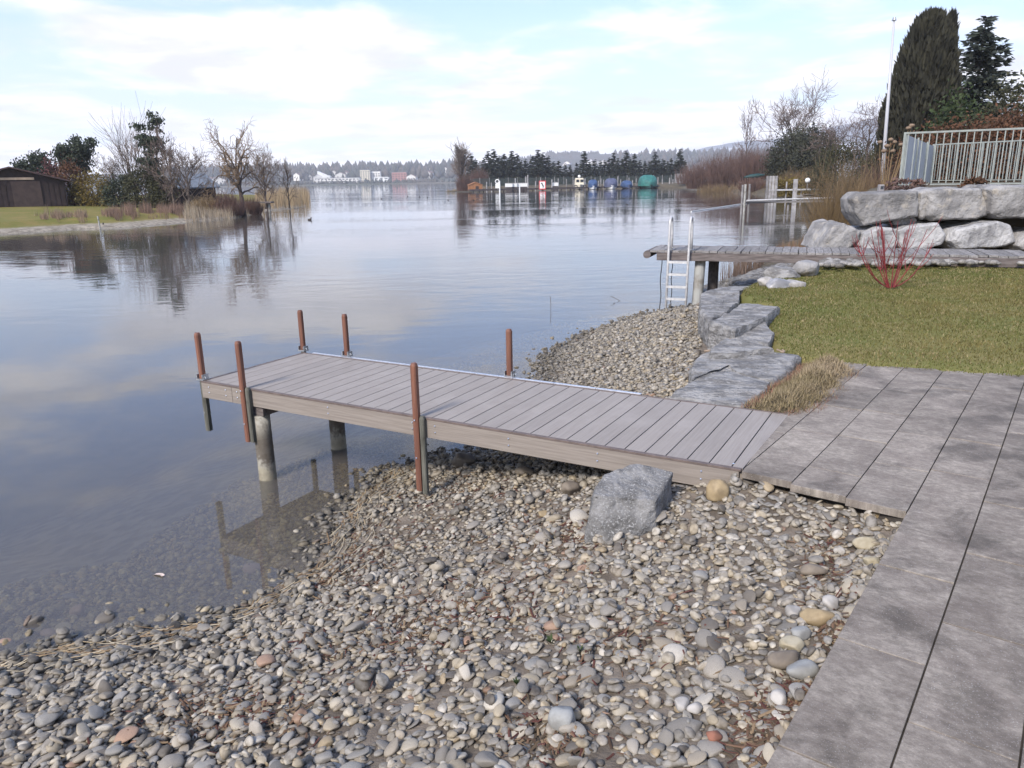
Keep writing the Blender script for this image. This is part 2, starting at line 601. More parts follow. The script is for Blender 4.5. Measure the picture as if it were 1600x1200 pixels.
M['rustleaf'] = material('rust_leaf', (0.14, 0.065, 0.035), (0.09, 0.05, 0.03), 1.2, rough=0.85, translucent=0.2)
M['redleaf'] = material('dusky_red_twigs', (0.14, 0.055, 0.055), (0.10, 0.045, 0.045), 1.2, rough=0.9)
M['orangewood'] = material('orange_boards', (0.32, 0.15, 0.07), (0.25, 0.12, 0.06), 3, rough=0.8)
M['meshgreen'] = material('green_wire', (0.05, 0.065, 0.06), (0.04, 0.05, 0.05), 3, rough=0.8)
M['olive'] = material('olive_leaf', (0.070, 0.070, 0.034), (0.045, 0.045, 0.025), 0.8, rough=0.85, translucent=0.2)
M['pine'] = material('pine_needles', (0.050, 0.062, 0.038), (0.028, 0.038, 0.026), 1.5, rough=0.8, translucent=0.12)
M['spruce'] = material('spruce_needles', (0.045, 0.056, 0.042), (0.027, 0.035, 0.030), 1.5, rough=0.8, translucent=0.12)
M['cypress'] = material('cypress_sprays', (0.046, 0.044, 0.028), (0.022, 0.022, 0.016), 1.6, rough=0.85, translucent=0.1)
M['laurel'] = material('laurel_leaf', (0.055, 0.058, 0.036), (0.035, 0.037, 0.026), 1.0, rough=0.7, translucent=0.15)
M['green'] = material('green_leaf', (0.055, 0.08, 0.028), (0.035, 0.052, 0.02), 1.0, rough=0.7, translucent=0.25)
M['shedwood'] = material('dark_shed_boards', (0.038, 0.026, 0.026), (0.026, 0.018, 0.018), 2, rough=0.85, rnd=0.1)
M['sheddoor'] = material('brown_shed_door', (0.06, 0.042, 0.038), (0.045, 0.032, 0.03), 2, rough=0.85)
M['shedroof'] = material('brown_roof_sheet', (0.085, 0.052, 0.05), (0.06, 0.04, 0.04), 2, rough=0.8)
M['palewood'] = material('pale_wood', (0.42, 0.33, 0.25), (0.33, 0.25, 0.19), 3, rough=0.8)
M['slate'] = material('grey_roof', (0.20, 0.22, 0.25), (0.15, 0.17, 0.19), 3, rough=0.7)
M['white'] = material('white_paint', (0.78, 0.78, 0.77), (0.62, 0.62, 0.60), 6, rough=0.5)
M['greywhite'] = material('dull_white_paint', (0.50, 0.50, 0.50), (0.38, 0.38, 0.385), 6, rough=0.5)
M['cream'] = material('cream_plastic', (0.66, 0.60, 0.46), (0.55, 0.50, 0.40), 3, rough=0.5)
M['blue'] = material('blue_tarpaulin', (0.05, 0.09, 0.19), (0.035, 0.065, 0.14), 2, rough=0.6)
M['navy'] = material('slate_blue_tarpaulin', (0.09, 0.10, 0.165), (0.065, 0.075, 0.12), 2, rough=0.65)
M['teal'] = material('teal_tarpaulin', (0.035, 0.16, 0.14), (0.025, 0.11, 0.10), 2, rough=0.55)
M['darkteal'] = material('dark_teal_hull', (0.022, 0.062, 0.060), (0.016, 0.045, 0.044), 2, rough=0.6)
M['red'] = material('red_paint', (0.55, 0.03, 0.035), rough=0.5)
M['black'] = material('black_paint', (0.015, 0.015, 0.016), rough=0.6)
M['rubber'] = material('black_rubber', (0.02, 0.02, 0.02), rough=0.9)
M['glass'] = material('dark_window', (0.03, 0.035, 0.045), rough=0.1, spec=0.6)
M['greypost'] = material('grey_mooring_post', (0.32, 0.31, 0.31), (0.20, 0.19, 0.19), 3, rough=0.8, rnd=0.3)
M['dockwood'] = material('dark_dock_wood', (0.085, 0.07, 0.07), (0.05, 0.042, 0.042), 3, rough=0.85)
M['railmetal'] = material('pale_green_railing', (0.26, 0.285, 0.265), (0.21, 0.23, 0.22), 8, rough=0.5, spec=0.4)
M['panel'] = material('frosted_panel', (0.47, 0.51, 0.54), (0.42, 0.46, 0.49), 2, rough=0.35, spec=0.4)
M['pole'] = material('white_flagpole', (0.44, 0.44, 0.46), rough=0.35)
M['rope'] = material('tan_rope', (0.30, 0.23, 0.17), (0.20, 0.15, 0.11), 60, rough=0.9)
M['bag'] = material('pale_grey_plastic', (0.36, 0.35, 0.35), (0.19, 0.185, 0.185), 7, rough=0.4)
M['render'] = material('pale_house_wall', (0.72, 0.70, 0.66), (0.62, 0.60, 0.57), 0.1, rough=0.85, rnd=0.25)
M['pinkwall'] = material('reddish_house_wall', (0.42, 0.20, 0.17), (0.36, 0.17, 0.14), 0.1, rough=0.85)
M['tileroof'] = material('brown_tile_roof', (0.17, 0.115, 0.10), (0.13, 0.09, 0.08), 0.2, rough=0.85, rnd=0.3)
M['greywall'] = material('grey_house_wall', (0.30, 0.28, 0.28), (0.25, 0.235, 0.235), 0.6, rough=0.85)
M['forest'] = material('forest_canopy', (0.040, 0.050, 0.042), (0.085, 0.072, 0.060), 0.02, 5, rough=0.95)
M['hill'] = material('hill_fields', (0.065, 0.075, 0.050), (0.11, 0.10, 0.075), 0.006, 6, rough=0.95)
M['snow'] = material('snowy_mountain', (0.10, 0.115, 0.13), (0.70, 0.72, 0.75), 0.0028, 8, 0.50, 0.62, rough=0.9)
M['ochrestone'] = material('ochre_cobble', (0.31, 0.235, 0.135), (0.22, 0.165, 0.095), 16, 6, rough=0.6, bump=0.3, bscale=70, bdist=0.004, coord='obj')
M['creamstone'] = material('cream_cobble', (0.38, 0.335, 0.24), (0.28, 0.235, 0.155), 16, 6, rough=0.6, bump=0.3, bscale=70, bdist=0.004, coord='obj')
M['greystone'] = material('grey_cobble', (0.30, 0.30, 0.285), (0.22, 0.215, 0.20), 14, 6, rough=0.65, bump=0.3, bscale=70, bdist=0.004, coord='obj')
M['brownstone'] = material('brown_cobble', (0.20, 0.165, 0.125), (0.14, 0.115, 0.09), 14, 6, rough=0.65, bump=0.3, bscale=70, bdist=0.004, coord='obj')
M['brick'] = material('brick_fragment', (0.24, 0.105, 0.07), (0.17, 0.08, 0.055), 30, rough=0.85, coord='obj')
M['whitestone'] = material('white_cobble', (0.40, 0.375, 0.345), (0.27, 0.25, 0.225), 14, 6, rough=0.6, bump=0.2, bscale=70, bdist=0.004, coord='obj')
M['feather'] = material('pale_feather', (0.62, 0.50, 0.42), (0.5, 0.4, 0.34), 20, rough=0.8)
M['duck'] = material('dark_duck', (0.035, 0.03, 0.028), (0.06, 0.05, 0.045), 6, rough=0.8)

# ================================================================ the setting
# lake bed and water
tag(link('lake_bed', tri_mesh('lake_bed', [(-3000, -300, -2.45), (3000, -300, -2.45), (3000, 3000, -2.45), (-3000, 3000, -2.45)], [(0, 1, 2, 3)], M['bed'])), kind='structure')
b = MB()
b.box((0, 1250, -1.5), (2900, 1500, 1.5))
tag(b.build('lake', M['water']), kind='structure')

# near beach
SHORE = [at(x, y)[:2] for x, y in [(-520, 1180), (-200, 1085), (0, 1038), (130, 1004), (260, 985), (370, 960), (425, 935), (490, 890), (512, 850), (538, 800), (600, 746),
                                   (650, 724), (700, 713), (790, 704)]] + [at(x, y)[:2] for x, y in [(852, 600), (858, 572), (872, 548), (930, 520), (1000, 496), (1045, 487), (1088, 477)]]
E53 = np.array([math.cos(R(53)), math.sin(R(53))])
G53 = np.array([math.sin(R(53)), -math.cos(R(53))])
CORNER = at(1415, 803, DECK)[:2]
A_ = at(320.5, 594.8, DECK)
B_ = at(1159, 732, DECK)
DU = (B_ - A_) / np.linalg.norm(B_ - A_)
DN = np.array([-DU[1], DU[0], 0])
LEN, WID = float(np.linalg.norm(B_ - A_)), 1.20
UPPER = [CORNER - E53 * 6, CORNER, at(1325, 778, DECK)[:2], at(1240, 760, DECK)[:2], B_[:2], (B_ + DN * WID)[:2]] + \
        [at(x, y, 0.62)[:2] for x, y in [(1045, 622), (1085, 575), (1085, 545), (1092, 510), (1098, 490), (1100, 472)]]
LAND = [np.array(SHORE[0]) + (-3, -6)] + SHORE + UPPER[::-1]


def beach_z(x, y):
    x = np.asarray(x, float)
    y = np.asarray(y, float)
    ds = dist_poly(x, y, SHORE)
    du = dist_poly(x, y, UPPER)
    ins = inside(x, y, LAND)
    lev = 0.735 - 0.20 * sstep(y, 4.9, 6.2)
    t = ds / (ds + du + 1e-6)
    z = lev * t ** 0.92
    water = -0.17 * ds - 0.02 * ds ** 2
    right = (~ins) & (du < ds)
    z = np.where(ins, z, np.where(right, lev, water))
    z = z + 0.018 * fbm(xyz(x * 1.7, y * 1.7), 3, 3) * np.clip(ds * 3, 0, 1)
    return np.maximum(z, -2.6)


gx, gy = np.meshgrid(np.arange(-16, 5.01, 0.08), np.arange(-3, 18, 0.08), indexing='ij')
beach = tag(link('beach', grid_mesh('beach', gx, gy, beach_z(gx, gy), M['soil'])), kind='structure')

# lawn on the right
LAWN_EDGE = [at(x, y, 0.85)[:2] for x, y in [(1350, 566), (1300, 561), (1240, 552), (1218, 530), (1206, 508), (1222, 488), (1180, 470), (1160, 455), (1195, 440), (1235, 428), (1275, 408)]]
LAWN = LAWN_EDGE + [np.array(p) for p in ((7.3, 13.3), (9.0, 12.4), (16, 10.6), (16, 1.0))] + [at(1600, 587, 0.83)[:2] + np.array((5.5, -2.56)), at(1600, 587, 0.83)[:2]]


def lawn_z(x, y):
    s = sdf(x, y, LAWN)
    z = 0.832 + 0.013 * np.clip(np.asarray(y) - 6.2, 0, 9) + 0.02 * fbm(xyz(x * 0.5, y * 0.5), 5, 2)
    return z - 3.4 * (1 - sstep(s, -0.75, 0.0)) - 0.015 * (1 - sstep(s, 0, 0.25))


gx, gy = np.meshgrid(np.arange(1.6, 16.0, 0.1), np.arange(1.0, 14.4, 0.1), indexing='ij')
tag(link('lawn', grid_mesh('lawn', gx, gy, lawn_z(gx, gy), M['lawn'])), kind='structure')

# bank and gardens farther along the right shore, as far as the harbour
BANK = [at(x, y)[:2] for x, y in [(1094, 474), (1120, 449), (1150, 434), (1180, 420), (1195, 405), (1208, 388), (1268, 372), (1298, 345), (1306, 325), (1290, 314), (1235, 309), (1180, 304), (1130, 299)]] + \
       [atY(1100, 296, 150)[:2], atY(1060, 290, 190)[:2], atY(900, 290, 205)[:2], atY(770, 290, 200)[:2], atY(730, 295, 190)[:2], atY(690, 300, 178)[:2],
        atY(700, 296, 196)[:2], atY(716, 290, 240)[:2], np.array((60.0, 420.0)), np.array((420.0, 420.0)), np.array((420.0, 2.0)), np.array((12.0, 2.0)), np.array((3.6, 9.5))]
GARDEN = [(7.1, 16.15), (9.8, 15.55), (14.5, 14.5), (40, 9.6), (60, 40), (30, 48), (20.0, 38), (13.0, 27), (9.0, 20)]


def bank_z(x, y):
    s = sdf(x, y, BANK)
    z = np.where(s > 0, 0.25 * sstep(s, 0, 0.6) + 0.65 * sstep(s, 0.3, 4.5) + 0.25 * sstep(s, 4, 30), np.maximum(s * 0.35, -2.6))
    z = np.where(s > 0, z + 1.25 * np.exp(-((x - 37.0) ** 2 + (y - 119.0) ** 2) / 60.0) * sstep(s, 0, 4), z)
    g = sdf(x, y, GARDEN)
    return z + (2.12 - np.maximum(z, 0)) * sstep(g, -0.05, 0.28)


for nm, (x0, x1, y0, y1, st) in {'garden_bank': (3.2, 30.2, 8.2, 34.2, 0.2), 'far_bank': (-40, 420, 33.0, 420, 2.2), 'side_bank': (30.0, 160, -30, 33.2, 2.0)}.items():
    gx, gy = np.meshgrid(np.arange(x0, x1, st), np.arange(y0, y1, st), indexing='ij')
    gz = bank_z(gx, gy)
    if nm == 'garden_bank':
        gz = np.where((gy < 13.6) & (gx > 4.2), gz - 0.35, gz)
    tag(link(nm, grid_mesh(nm, gx, gy, gz, M['bankground'])), kind='structure')

# peninsula on the left
PEN = [at(x, y)[:2] for x, y in [(-700, 420), (-300, 392), (0, 366), (60, 362), (130, 357), (165, 357), (235, 352), (290, 347), (345, 343), (392, 336), (415, 329), (450, 327), (479, 324), (482, 314), (474, 304)]] + \
      [np.array(p) for p in ((-36.0, 150.0), (-60.0, 210.0), (-260.0, 210.0), (-260.0, 10.0))]


def pen_z(x, y):
    s = sdf(x, y, PEN)
    z = 0.14 * sstep(s, 0, 0.25) + 0.10 * sstep(s, 0.3, 3.0) + 0.28 * sstep(s, 2.8, 4.2) + 0.42 * sstep(s, 4, 22)
    reed = sstep(dist_poly(x, y, [at(410, 326)[:2], at(478, 316)[:2], at(474, 304)[:2]]), 3.0, 7.0)
    return np.where(s > 0, z * (0.15 + 0.85 * reed), np.maximum(s * 0.3, -2.6))


gx, gy = np.meshgrid(np.arange(-120, -14, 0.5), np.arange(18, 150, 0.5), indexing='ij')
tag(link('peninsula', grid_mesh('peninsula', gx, gy, pen_z(gx, gy), M['penground'])), kind='structure')

# far shore, wooded hills and the snowy mountain
def ridge(name, pts, y0, depth, mat, seed, rough, sx=14.0):
    """hill whose skyline passes the surveyed heights pts=[(photo x, metres above the lake)]"""
    xs = np.array([atY(p[0], 280, y0)[0] for p in pts])
    hs = np.array([p[1] for p in pts], float)
    X = np.arange(xs[0], xs[-1], sx)
    H = np.interp(X, xs, hs)
    vs_ = np.linspace(0, 1, 16)
    gx = np.repeat(X[:, None], len(vs_), 1)
    gy = y0 + depth * (vs_ - 0.75)[None, :] + 0 * gx
    prof = np.sin(np.clip(vs_ / 0.75, 0, 1) * math.pi / 2) ** 1.3 * np.where(vs_ > 0.75, np.cos((vs_ - 0.75) / 0.25 * math.pi / 2), 1)
    gz = H[:, None] * prof[None, :] * (1 + rough * fbm(xyz(gx / 160, gy / 160), seed, 5)) - 2
    return tag(link(name, grid_mesh(name, gx, gy, gz, mat)), kind='structure')


FS = 1150.0
shore_px = [-900, -300, 200, 480, 560, 620, 700, 800, 1000, 1400]
gx = np.array([atY(x, 283, FS)[0] for x in shore_px])
gx = np.repeat(gx[:, None], 5, 1)
gy = FS + np.array([0, 6, 60, 250, 900.0])[None, :] + 0 * gx
gz = np.array([-1.0, 1.0, 3.5, 9, 20.0])[None, :] + 0 * gx
tag(link('far_shore', grid_mesh('far_shore', gx, gy, gz, M['hill'])), kind='structure')
ridge('wooded_hill', [(-900, 34), (-300, 36), (0, 36), (250, 34), (330, 33), (420, 35), (480, 34), (500, 40), (580, 41), (600, 37), (700, 39), (780, 40), (1000, 34), (1300, 28)], 1900, 900, M['forest'], 11, 0.10)
ridge('forest_ridge', [(640, 6), (760, 40), (800, 52), (850, 62), (865, 70), (930, 76), (960, 76), (1040, 74), (1100, 70), (1200, 66), (1400, 60), (1700, 50)], 2400, 900, M['forest'], 12, 0.06)
ridge('snowy_mountain', [(900, 6), (1000, 40), (1060, 96), (1100, 120), (1150, 135), (1200, 155), (1300, 200), (1345, 225), (1420, 235), (1500, 245), (1580, 262), (1700, 270), (2000, 230)], 3300, 1000, M['snow'], 13, 0.12, 30)

# trees of the far woods, one mass
def far_forest(name, spec, mat, seed):
    r = np.random.default_rng(seed)
    V, T = [], []
    n0 = 0
    for (pxa, pxb, y0, y1, za, zb, n, h0, h1) in spec:
        for i in range(n):
            Y = r.uniform(y0, y1)
            px = r.uniform(pxa, pxb)
            x = atY(px, 280, Y)[0]
            t = (Y - y0) / (y1 - y0 + 1e-6)
            z = za + (zb - za) * t
            h = r.uniform(h0, h1)
            rr = h * r.uniform(0.22, 0.50)
            k = 5
            a = r.uniform(0, 6.28) + np.arange(k) * 2 * math.pi / k
            ring = np.stack([x + rr * np.cos(a), Y + rr * np.sin(a), z + h * r.uniform(0.1, 0.45, k)], 1)
            V.append(np.vstack([ring, [[x, Y, z + h]], [[x, Y, z - 2]]]))
            for j in range(k):
                T += [(n0 + j, n0 + (j + 1) % k, n0 + k), (n0 + (j + 1) % k, n0 + j, n0 + k + 1)]
            n0 += k + 2
    return tag(link(name, tri_mesh(name, np.vstack(V), T, mat)), kind='stuff')


far_forest('far_woods', [(240, 760, 1160, 1185, 0, 2, 420, 3, 8), (240, 760, 1250, 1700, 8, 34, 900, 8, 18), (200, 820, 1800, 1960, 26, 36, 2200, 3, 7),
                         (855, 935, 2330, 2400, 56, 70, 320, 10, 20), (780, 1400, 2150, 2400, 44, 62, 900, 10, 18), (960, 1300, 1500, 2000, 20, 60, 500, 10, 20)], M['forest'], 5)

# ---------------------------------------------------------------- terrace of stone slabs
terrace = MB()
corners = [CORNER - E53 * 7 + G53 * 0.03, CORNER + G53 * 0.03 + E53 * .03, CORNER - G53 * 0.75 + E53 * 0.22, CORNER - G53 * 0.75 + E53 * 3.6, CORNER + G53 * 5.3 + E53 * 3.0, CORNER + G53 * 5.3 - E53 * 7]
n = len(corners)
terrace.add([(*p, 0.803) for p in corners] + [(*p, 0.40) for p in corners], [tuple(range(n))[::-1]] + [(i, (i + 1) % n, n + (i + 1) % n, n + i) for i in range(n)])
terrace = tag(terrace.build('terrace', M['joint']), kind='structure')


def clip(poly, p, nrm):
    """keep the side of the line through p that nrm points to"""
    out = []
    for i in range(len(poly)):
        a, c = poly[i], poly[(i + 1) % len(poly)]
        da, dc = (a - p) @ nrm, (c - p) @ nrm
        if da >= 0:
            out.append(a)
        if da * dc < 0:
            out.append(a + (c - a) * da / (da - dc))
    return out


FA, FB = at(1350, 566, DECK)[:2], at(1600, 587, DECK)[:2]
fn = np.array([(FB - FA)[1], -(FB - FA)[0]])
fn /= np.linalg.norm(fn)
fn = -fn if fn @ (CORNER - FA) < 0 else fn
endn = (B_ + DN * WID - B_)[:2]
endn = np.array([endn[1], -endn[0]]) / np.linalg.norm(endn)
ROWW, TLEN, GAP = 0.295, 0.675, 0.0030


def s_of(p):
    return (np.asarray(p)[:2] - CORNER) @ E53


front = {-3: s_of(at(1165, 738, DECK)), -2: s_of(at(1239, 758, DECK)), -1: s_of(at(1322, 779, DECK)), -4: s_of(B_) - 0.1}
phase = {-4: 0.2, -3: 0.95, -2: 0.34, -1: 0.655, 0: s_of((1.6, 2.977)), 1: s_of((2.035, 3.067)), 2: 0.3}
for r in range(-4, 18):
    s0 = front.get(r, -4.2)
    ph = s0 + phase[r] if r in (-3, -2, -1, -4) else phase.get(r, rng.uniform(0, TLEN))
    cuts = [s0] + [c for c in ph + TLEN * np.arange(-12, 14) if s0 + 0.12 < c < 4.6] + [4.6]
    for sa, sb in zip(cuts, cuts[1:]):
        poly = [CORNER + G53 * (ROWW * a) + E53 * s for a, s in ((r, sa), (r + 1, sa), (r + 1, sb), (r, sb))]
        cen = sum(poly) / 4
        poly = [cen + (p - cen) * np.array([1, 1]) * (1 - 0.0) for p in poly]
        poly = [CORNER + G53 * (ROWW * a + da * GAP) + E53 * (s + ds * GAP) for a, s, da, ds in ((r, sa, 1, 1), (r + 1, sa, -1, 1), (r + 1, sb, -1, -1), (r, sb, 1, -1))]
        poly = clip(poly, FA - fn * 0.05, fn)
        if r <= -3 and len(poly) > 2:
            poly = clip(poly, B_[:2] + endn * 0.012, endn)
        if len(poly) < 3:
            continue
        cen = sum(poly) / len(poly)
        v = np.array([*cen, DECK]) - CAM
        if v @ FW < 0.3 or abs(v @ RT) > 1.5 * (v @ FW) + 1.2:
            continue
        k = len(poly)
        dz = rng.uniform(-0.0025, 0.0025, 3)
        mb = MB()
        top = [(*(p - cen), 0.0 + dz[1] * (p - cen)[0] * 3) for p in poly]
        bot = [(*(p - cen), -0.042) for p in poly]
        mb.add(top + bot, [tuple(range(k)), tuple(range(k, 2 * k))[::-1]] + [(i, k + i, k + (i + 1) % k, (i + 1) % k) for i in range(k)])
        o = mb.build('paving_slab', M['paving'], terrace, loc=(*cen, DECK + dz[0]))
        bm_ = bevel(o, 0.0016, 1)
# ================================================================ the new jetty
HEAD = math.atan2(DU[1], DU[0])
jetty = thing('jetty', 'new grey-brown composite jetty with six reddish posts, reaching from the slab terrace over the water', 'jetty', A_, HEAD)
# local frame of the jetty: x along it towards the terrace, y across it towards the far edge, z = 0 deck surface
LOCM = np.array([DU, DN, [0, 0, 1.0]])


def jl(p):
    return LOCM @ (np.asarray(p) - A_)


def jbox(name, mat, x0, x1, y0, y1, z0, z1, bev=0.0, parent=None, mesh=None):
    c = np.array([(x0 + x1) / 2, (y0 + y1) / 2, (z0 + z1) / 2])
    mb = MB()
    mb.box((0, 0, 0), ((x1 - x0) / 2, (y1 - y0) / 2, (z1 - z0) / 2))
    o = mb.build(name, mat, parent or jetty, loc=c)
    if bev:
        bevel(o, bev, 2)
    return o


NB = 34
BW = 0.1342
mb = MB()
mb.box((0, 0, 0), (BW / 2 - 0.0035, (WID - 0.012) / 2, 0.0125))
board_me = mb.mesh('deck_board', M['wpc'])
for i in range(NB):
    o = link('deck_board', board_me, jetty, (BW * (i + 0.5), WID / 2, -0.0125 + rng.uniform(-0.0007, 0.0007)))
    bevel(o, 0.0025, 2)
mb = MB()
xe = BW * NB + 0.0035
p0, p1 = LEN + 0.004, LEN + 0.055
mb.add([(xe, 0.006, -0.025), (p0, 0.006, -0.025), (p1, WID - 0.006, -0.025), (xe, WID - 0.006, -0.025), (xe, 0.006, 0), (p0, 0.006, 0), (p1, WID - 0.006, 0), (xe, WID - 0.006, 0)],
       [(0, 3, 2, 1), (4, 5, 6, 7), (0, 1, 5, 4), (1, 2, 6, 5), (2, 3, 7, 6), (3, 0, 4, 7)])
bevel(mb.build('deck_board', M['wpc'], jetty), 0.0025, 2)
# side boards, edge strips, frame below
FH = 0.150
jbox('side_board', M['fascia'], 0.355, LEN - 0.01, -0.024, -0.002, -FH, -0.012, 0.003)
jbox('side_board', M['fascia'], -0.024, 0.352, -0.024, -0.002, -FH, -0.012, 0.003)
jbox('side_board', M['fascia'], 0.0, LEN + 0.03, WID + 0.002, WID + 0.024, -FH, -0.012, 0.003)
jbox('end_board', M['fascia'], -0.0235, -0.002, -0.0015, WID + 0.0015, -FH, -0.012, 0.003)
jbox('end_board', M['fascia'], LEN - 0.0095, LEN + 0.012, -0.0015, 0.10, -FH + 0.002, -0.027, 0.003)
jbox('edge_strip', M['trim'], -0.026, LEN, -0.028, 0.004, -0.0115, 0.002, 0.001)
jbox('edge_strip', M['trim'], -0.028, 0.004, 0.006, WID + 0.026, -0.0115, 0.002, 0.001)
jbox('edge_strip', M['trim'], 0.006, LEN + 0.04, WID - 0.004, WID + 0.014, -0.0115, 0.002, 0.001)
for i in range(9):
    x0 = 0.10 + i * 0.385
    jbox('edge_rail', M['alu'], x0, x0 + 0.38, WID + 0.016, WID + 0.046, -0.0105, 0.009, 0.001)
for y in (0.10, WID / 2, WID - 0.10):
    jbox('joist', M['oldbeam'], 0.01, LEN - 0.02, y - 0.03, y + 0.03, -0.145, -0.0275)
P1, P2 = jl(at(419, 747, 0)), jl(at(524, 698, 0))
P2 = np.array([P1[0] + 0.02, P2[1], P2[2]]) if abs(P2[0] - P1[0]) < 0.1 else P2
jbox('cross_beam', M['oldbeam'], min(P1[0], P2[0]) - 0.06, max(P1[0], P2[0]) + 0.06, min(0.02, P1[1] - 0.05), WID - 0.06, -0.235, -0.1465, 0.004)
for p in (P1, P2):
    mb = MB()
    z = np.linspace(-DECK - 1.6, -0.2365, 14)
    mb.tube([(p[0] - 0.012 * (zz + DECK), p[1], zz) for zz in z], 0.074, 20)
    o = mb.build('pile', M['pile'], jetty, smooth=False)
    for f in o.data.polygons:
        f.use_smooth = len(f.vertices) == 4


def bolt(x, y, z, parent=None, axis='y'):
    mb = MB()
    a = np.array([0, -1, 0]) if axis == 'y' else np.array([-1, 0, 0])
    mb.tube([(0, 0, 0), a * 0.004, a * 0.008], [0.0075, 0.007, 0.0035], 8)
    return mb.build('bolt', M['bolt'], parent or jetty, smooth=False, loc=(x, y, z))


def wood_post(x, y, z0, z1, half=0.0235, oct_=True, mat='post', name='post'):
    mb = MB()
    c = half * 0.36
    sq = [(-half, -half + c), (-half + c, -half), (half - c, -half), (half, -half + c), (half, half - c), (half - c, half), (-half + c, half), (-half, half - c)]
    L = [(1.0, z0), (1.0, z1 - 0.02), (0.72, z1)]
    V = [(q[0] * s, q[1] * s, z - z0) for s, z in L for q in sq]
    fs = [(k * 8 + j, k * 8 + (j + 1) % 8, k * 8 + 8 + (j + 1) % 8, k * 8 + 8 + j) for k in range(2) for j in range(8)] + [tuple(range(8))[::-1], tuple(range(16, 24))]
    mb.add(V, fs)
    return mb.build(name, M[mat], jetty, loc=(x, y, z0))


def bracket(x, y):
    mb = MB()
    mb.box((0, 0, 0.006), (0.042, 0.036, 0.006))
    mb.box((-0.034, 0, 0.032), (0.004, 0.034, 0.020))
    mb.box((0.034, 0, 0.032), (0.004, 0.034, 0.020))
    mb.tube([(0.05, -0.03, 0.01), (0.055, -0.03, 0.035), (0.07, -0.03, 0.04), (0.078, -0.03, 0.025)], 0.005, 6)
    return mb.build('post_bracket', M['steel'], jetty, loc=(x, y, 0.0))


def near_x(px):
    return jl(at(px, 594.8 + (px - 320.5) * (732 - 594.8) / (1159 - 320.5), DECK))[0]


X2, X3 = near_x(390) - 0.005, near_x(660) + 0.0
for X, zb in ((X2, -0.46), (X3, -0.56)):
    p = wood_post(X - 0.012, -0.054, zb, 0.41)
    for bz in (-0.01, -0.30):
        bolt(0.0, -0.0265, bz - zb, p)
    wood_post(X + 0.034, -0.046, zb - (0.0 if X == X2 else 0.02), 0.018, 0.020, mat='oldpost', name='support_post')
p = wood_post(-0.052, 0.02, 0.012, 0.42)
o = wood_post(-0.052, 0.02, -0.47, 0.010, 0.025, mat='oldpost', name='support_post')
bolt(0, -0.0255, 0.17, o)
for px, py in ((463, 551), (541, 557), (794.5, 589)):
    q = jl(at(px, py, DECK))
    y = WID + 0.085
    wood_post(q[0], y, 0.013, 0.42)
    wood_post(q[0], y, -0.45, -0.002, 0.024, mat='oldpost', name='support_post')
    bracket(q[0], y)
bracket(-0.052, 0.02)
for x, zs in ((0.07, (-0.045, -0.095)), (0.28, (-0.045, -0.095)), (0.42, (-0.045, -0.095)), (X3 - 0.075, (-0.05, -0.1)), (X3 + 0.125, (-0.05, -0.1)), (near_x(515), (-0.045, -0.095)),
              (near_x(797), (-0.05, -0.1)), (near_x(936), (-0.05, -0.1)), (near_x(1098), (-0.05, -0.1))):
    for zz in zs:
        bolt(x, -0.0245, zz)
mb = MB()
mb.tube([(0, 0, 0), (0, 0, 0.004)], 0.007, 8)
mb.build('bolt', M['bolt'], jetty, loc=(LEN - 0.06, 0.05, 0.0))

# ================================================================ rocks
def ico(sub):
    import bmesh
    bm = bmesh.new()
    bmesh.ops.create_icosphere(bm, subdivisions=sub, radius=1.0)
    V = np.array([v.co[:] for v in bm.verts])
    T = np.array([[v.index for v in f.verts] for f in bm.faces])
    bm.free()
    return V, T


ICO = {k: ico(k) for k in (1, 2, 3, 4)}


def hull_rock(name, pts, mat, seed, sub=4, rough=0.012, fr=7.0, bev=0.02):
    """convex boulder through given corner points, chipped edges and a rough surface"""
    import bmesh
    bm = bmesh.new()
    for p in pts:
        bm.verts.new(p)
    bmesh.ops.convex_hull(bm, input=bm.verts)
    loose = [v for v in bm.verts if not v.link_faces]
    bmesh.ops.delete(bm, geom=loose, context='VERTS')
    bmesh.ops.dissolve_limit(bm, angle_limit=R(6), verts=bm.verts, edges=bm.edges)
    bmesh.ops.bevel(bm, geom=list(bm.edges), offset=bev, segments=2, affect='EDGES', profile=0.6, clamp_overlap=True)
    bmesh.ops.remove_doubles(bm, verts=bm.verts, dist=.002)
    bmesh.ops.triangulate(bm, faces=bm.faces)
    for _ in range(sub):
        es = [e for e in bm.edges if e.calc_length() > bev * 1.3]
        if not es:
            break
        bmesh.ops.subdivide_edges(bm, edges=es, cuts=1)
        bmesh.ops.triangulate(bm, faces=bm.faces)
    bm.normal_update()
    V = np.array([v.co[:] for v in bm.verts])
    N = np.array([v.normal[:] for v in bm.verts])
    d = rough * fbm(V * fr, seed, 5, 0.55)
    V = V + N * d[:, None]
    T = np.array([[v.index for v in f.verts] for f in bm.faces])
    bm.free()
    me = tri_mesh(name, V, T, mat, smooth=True)
    return me


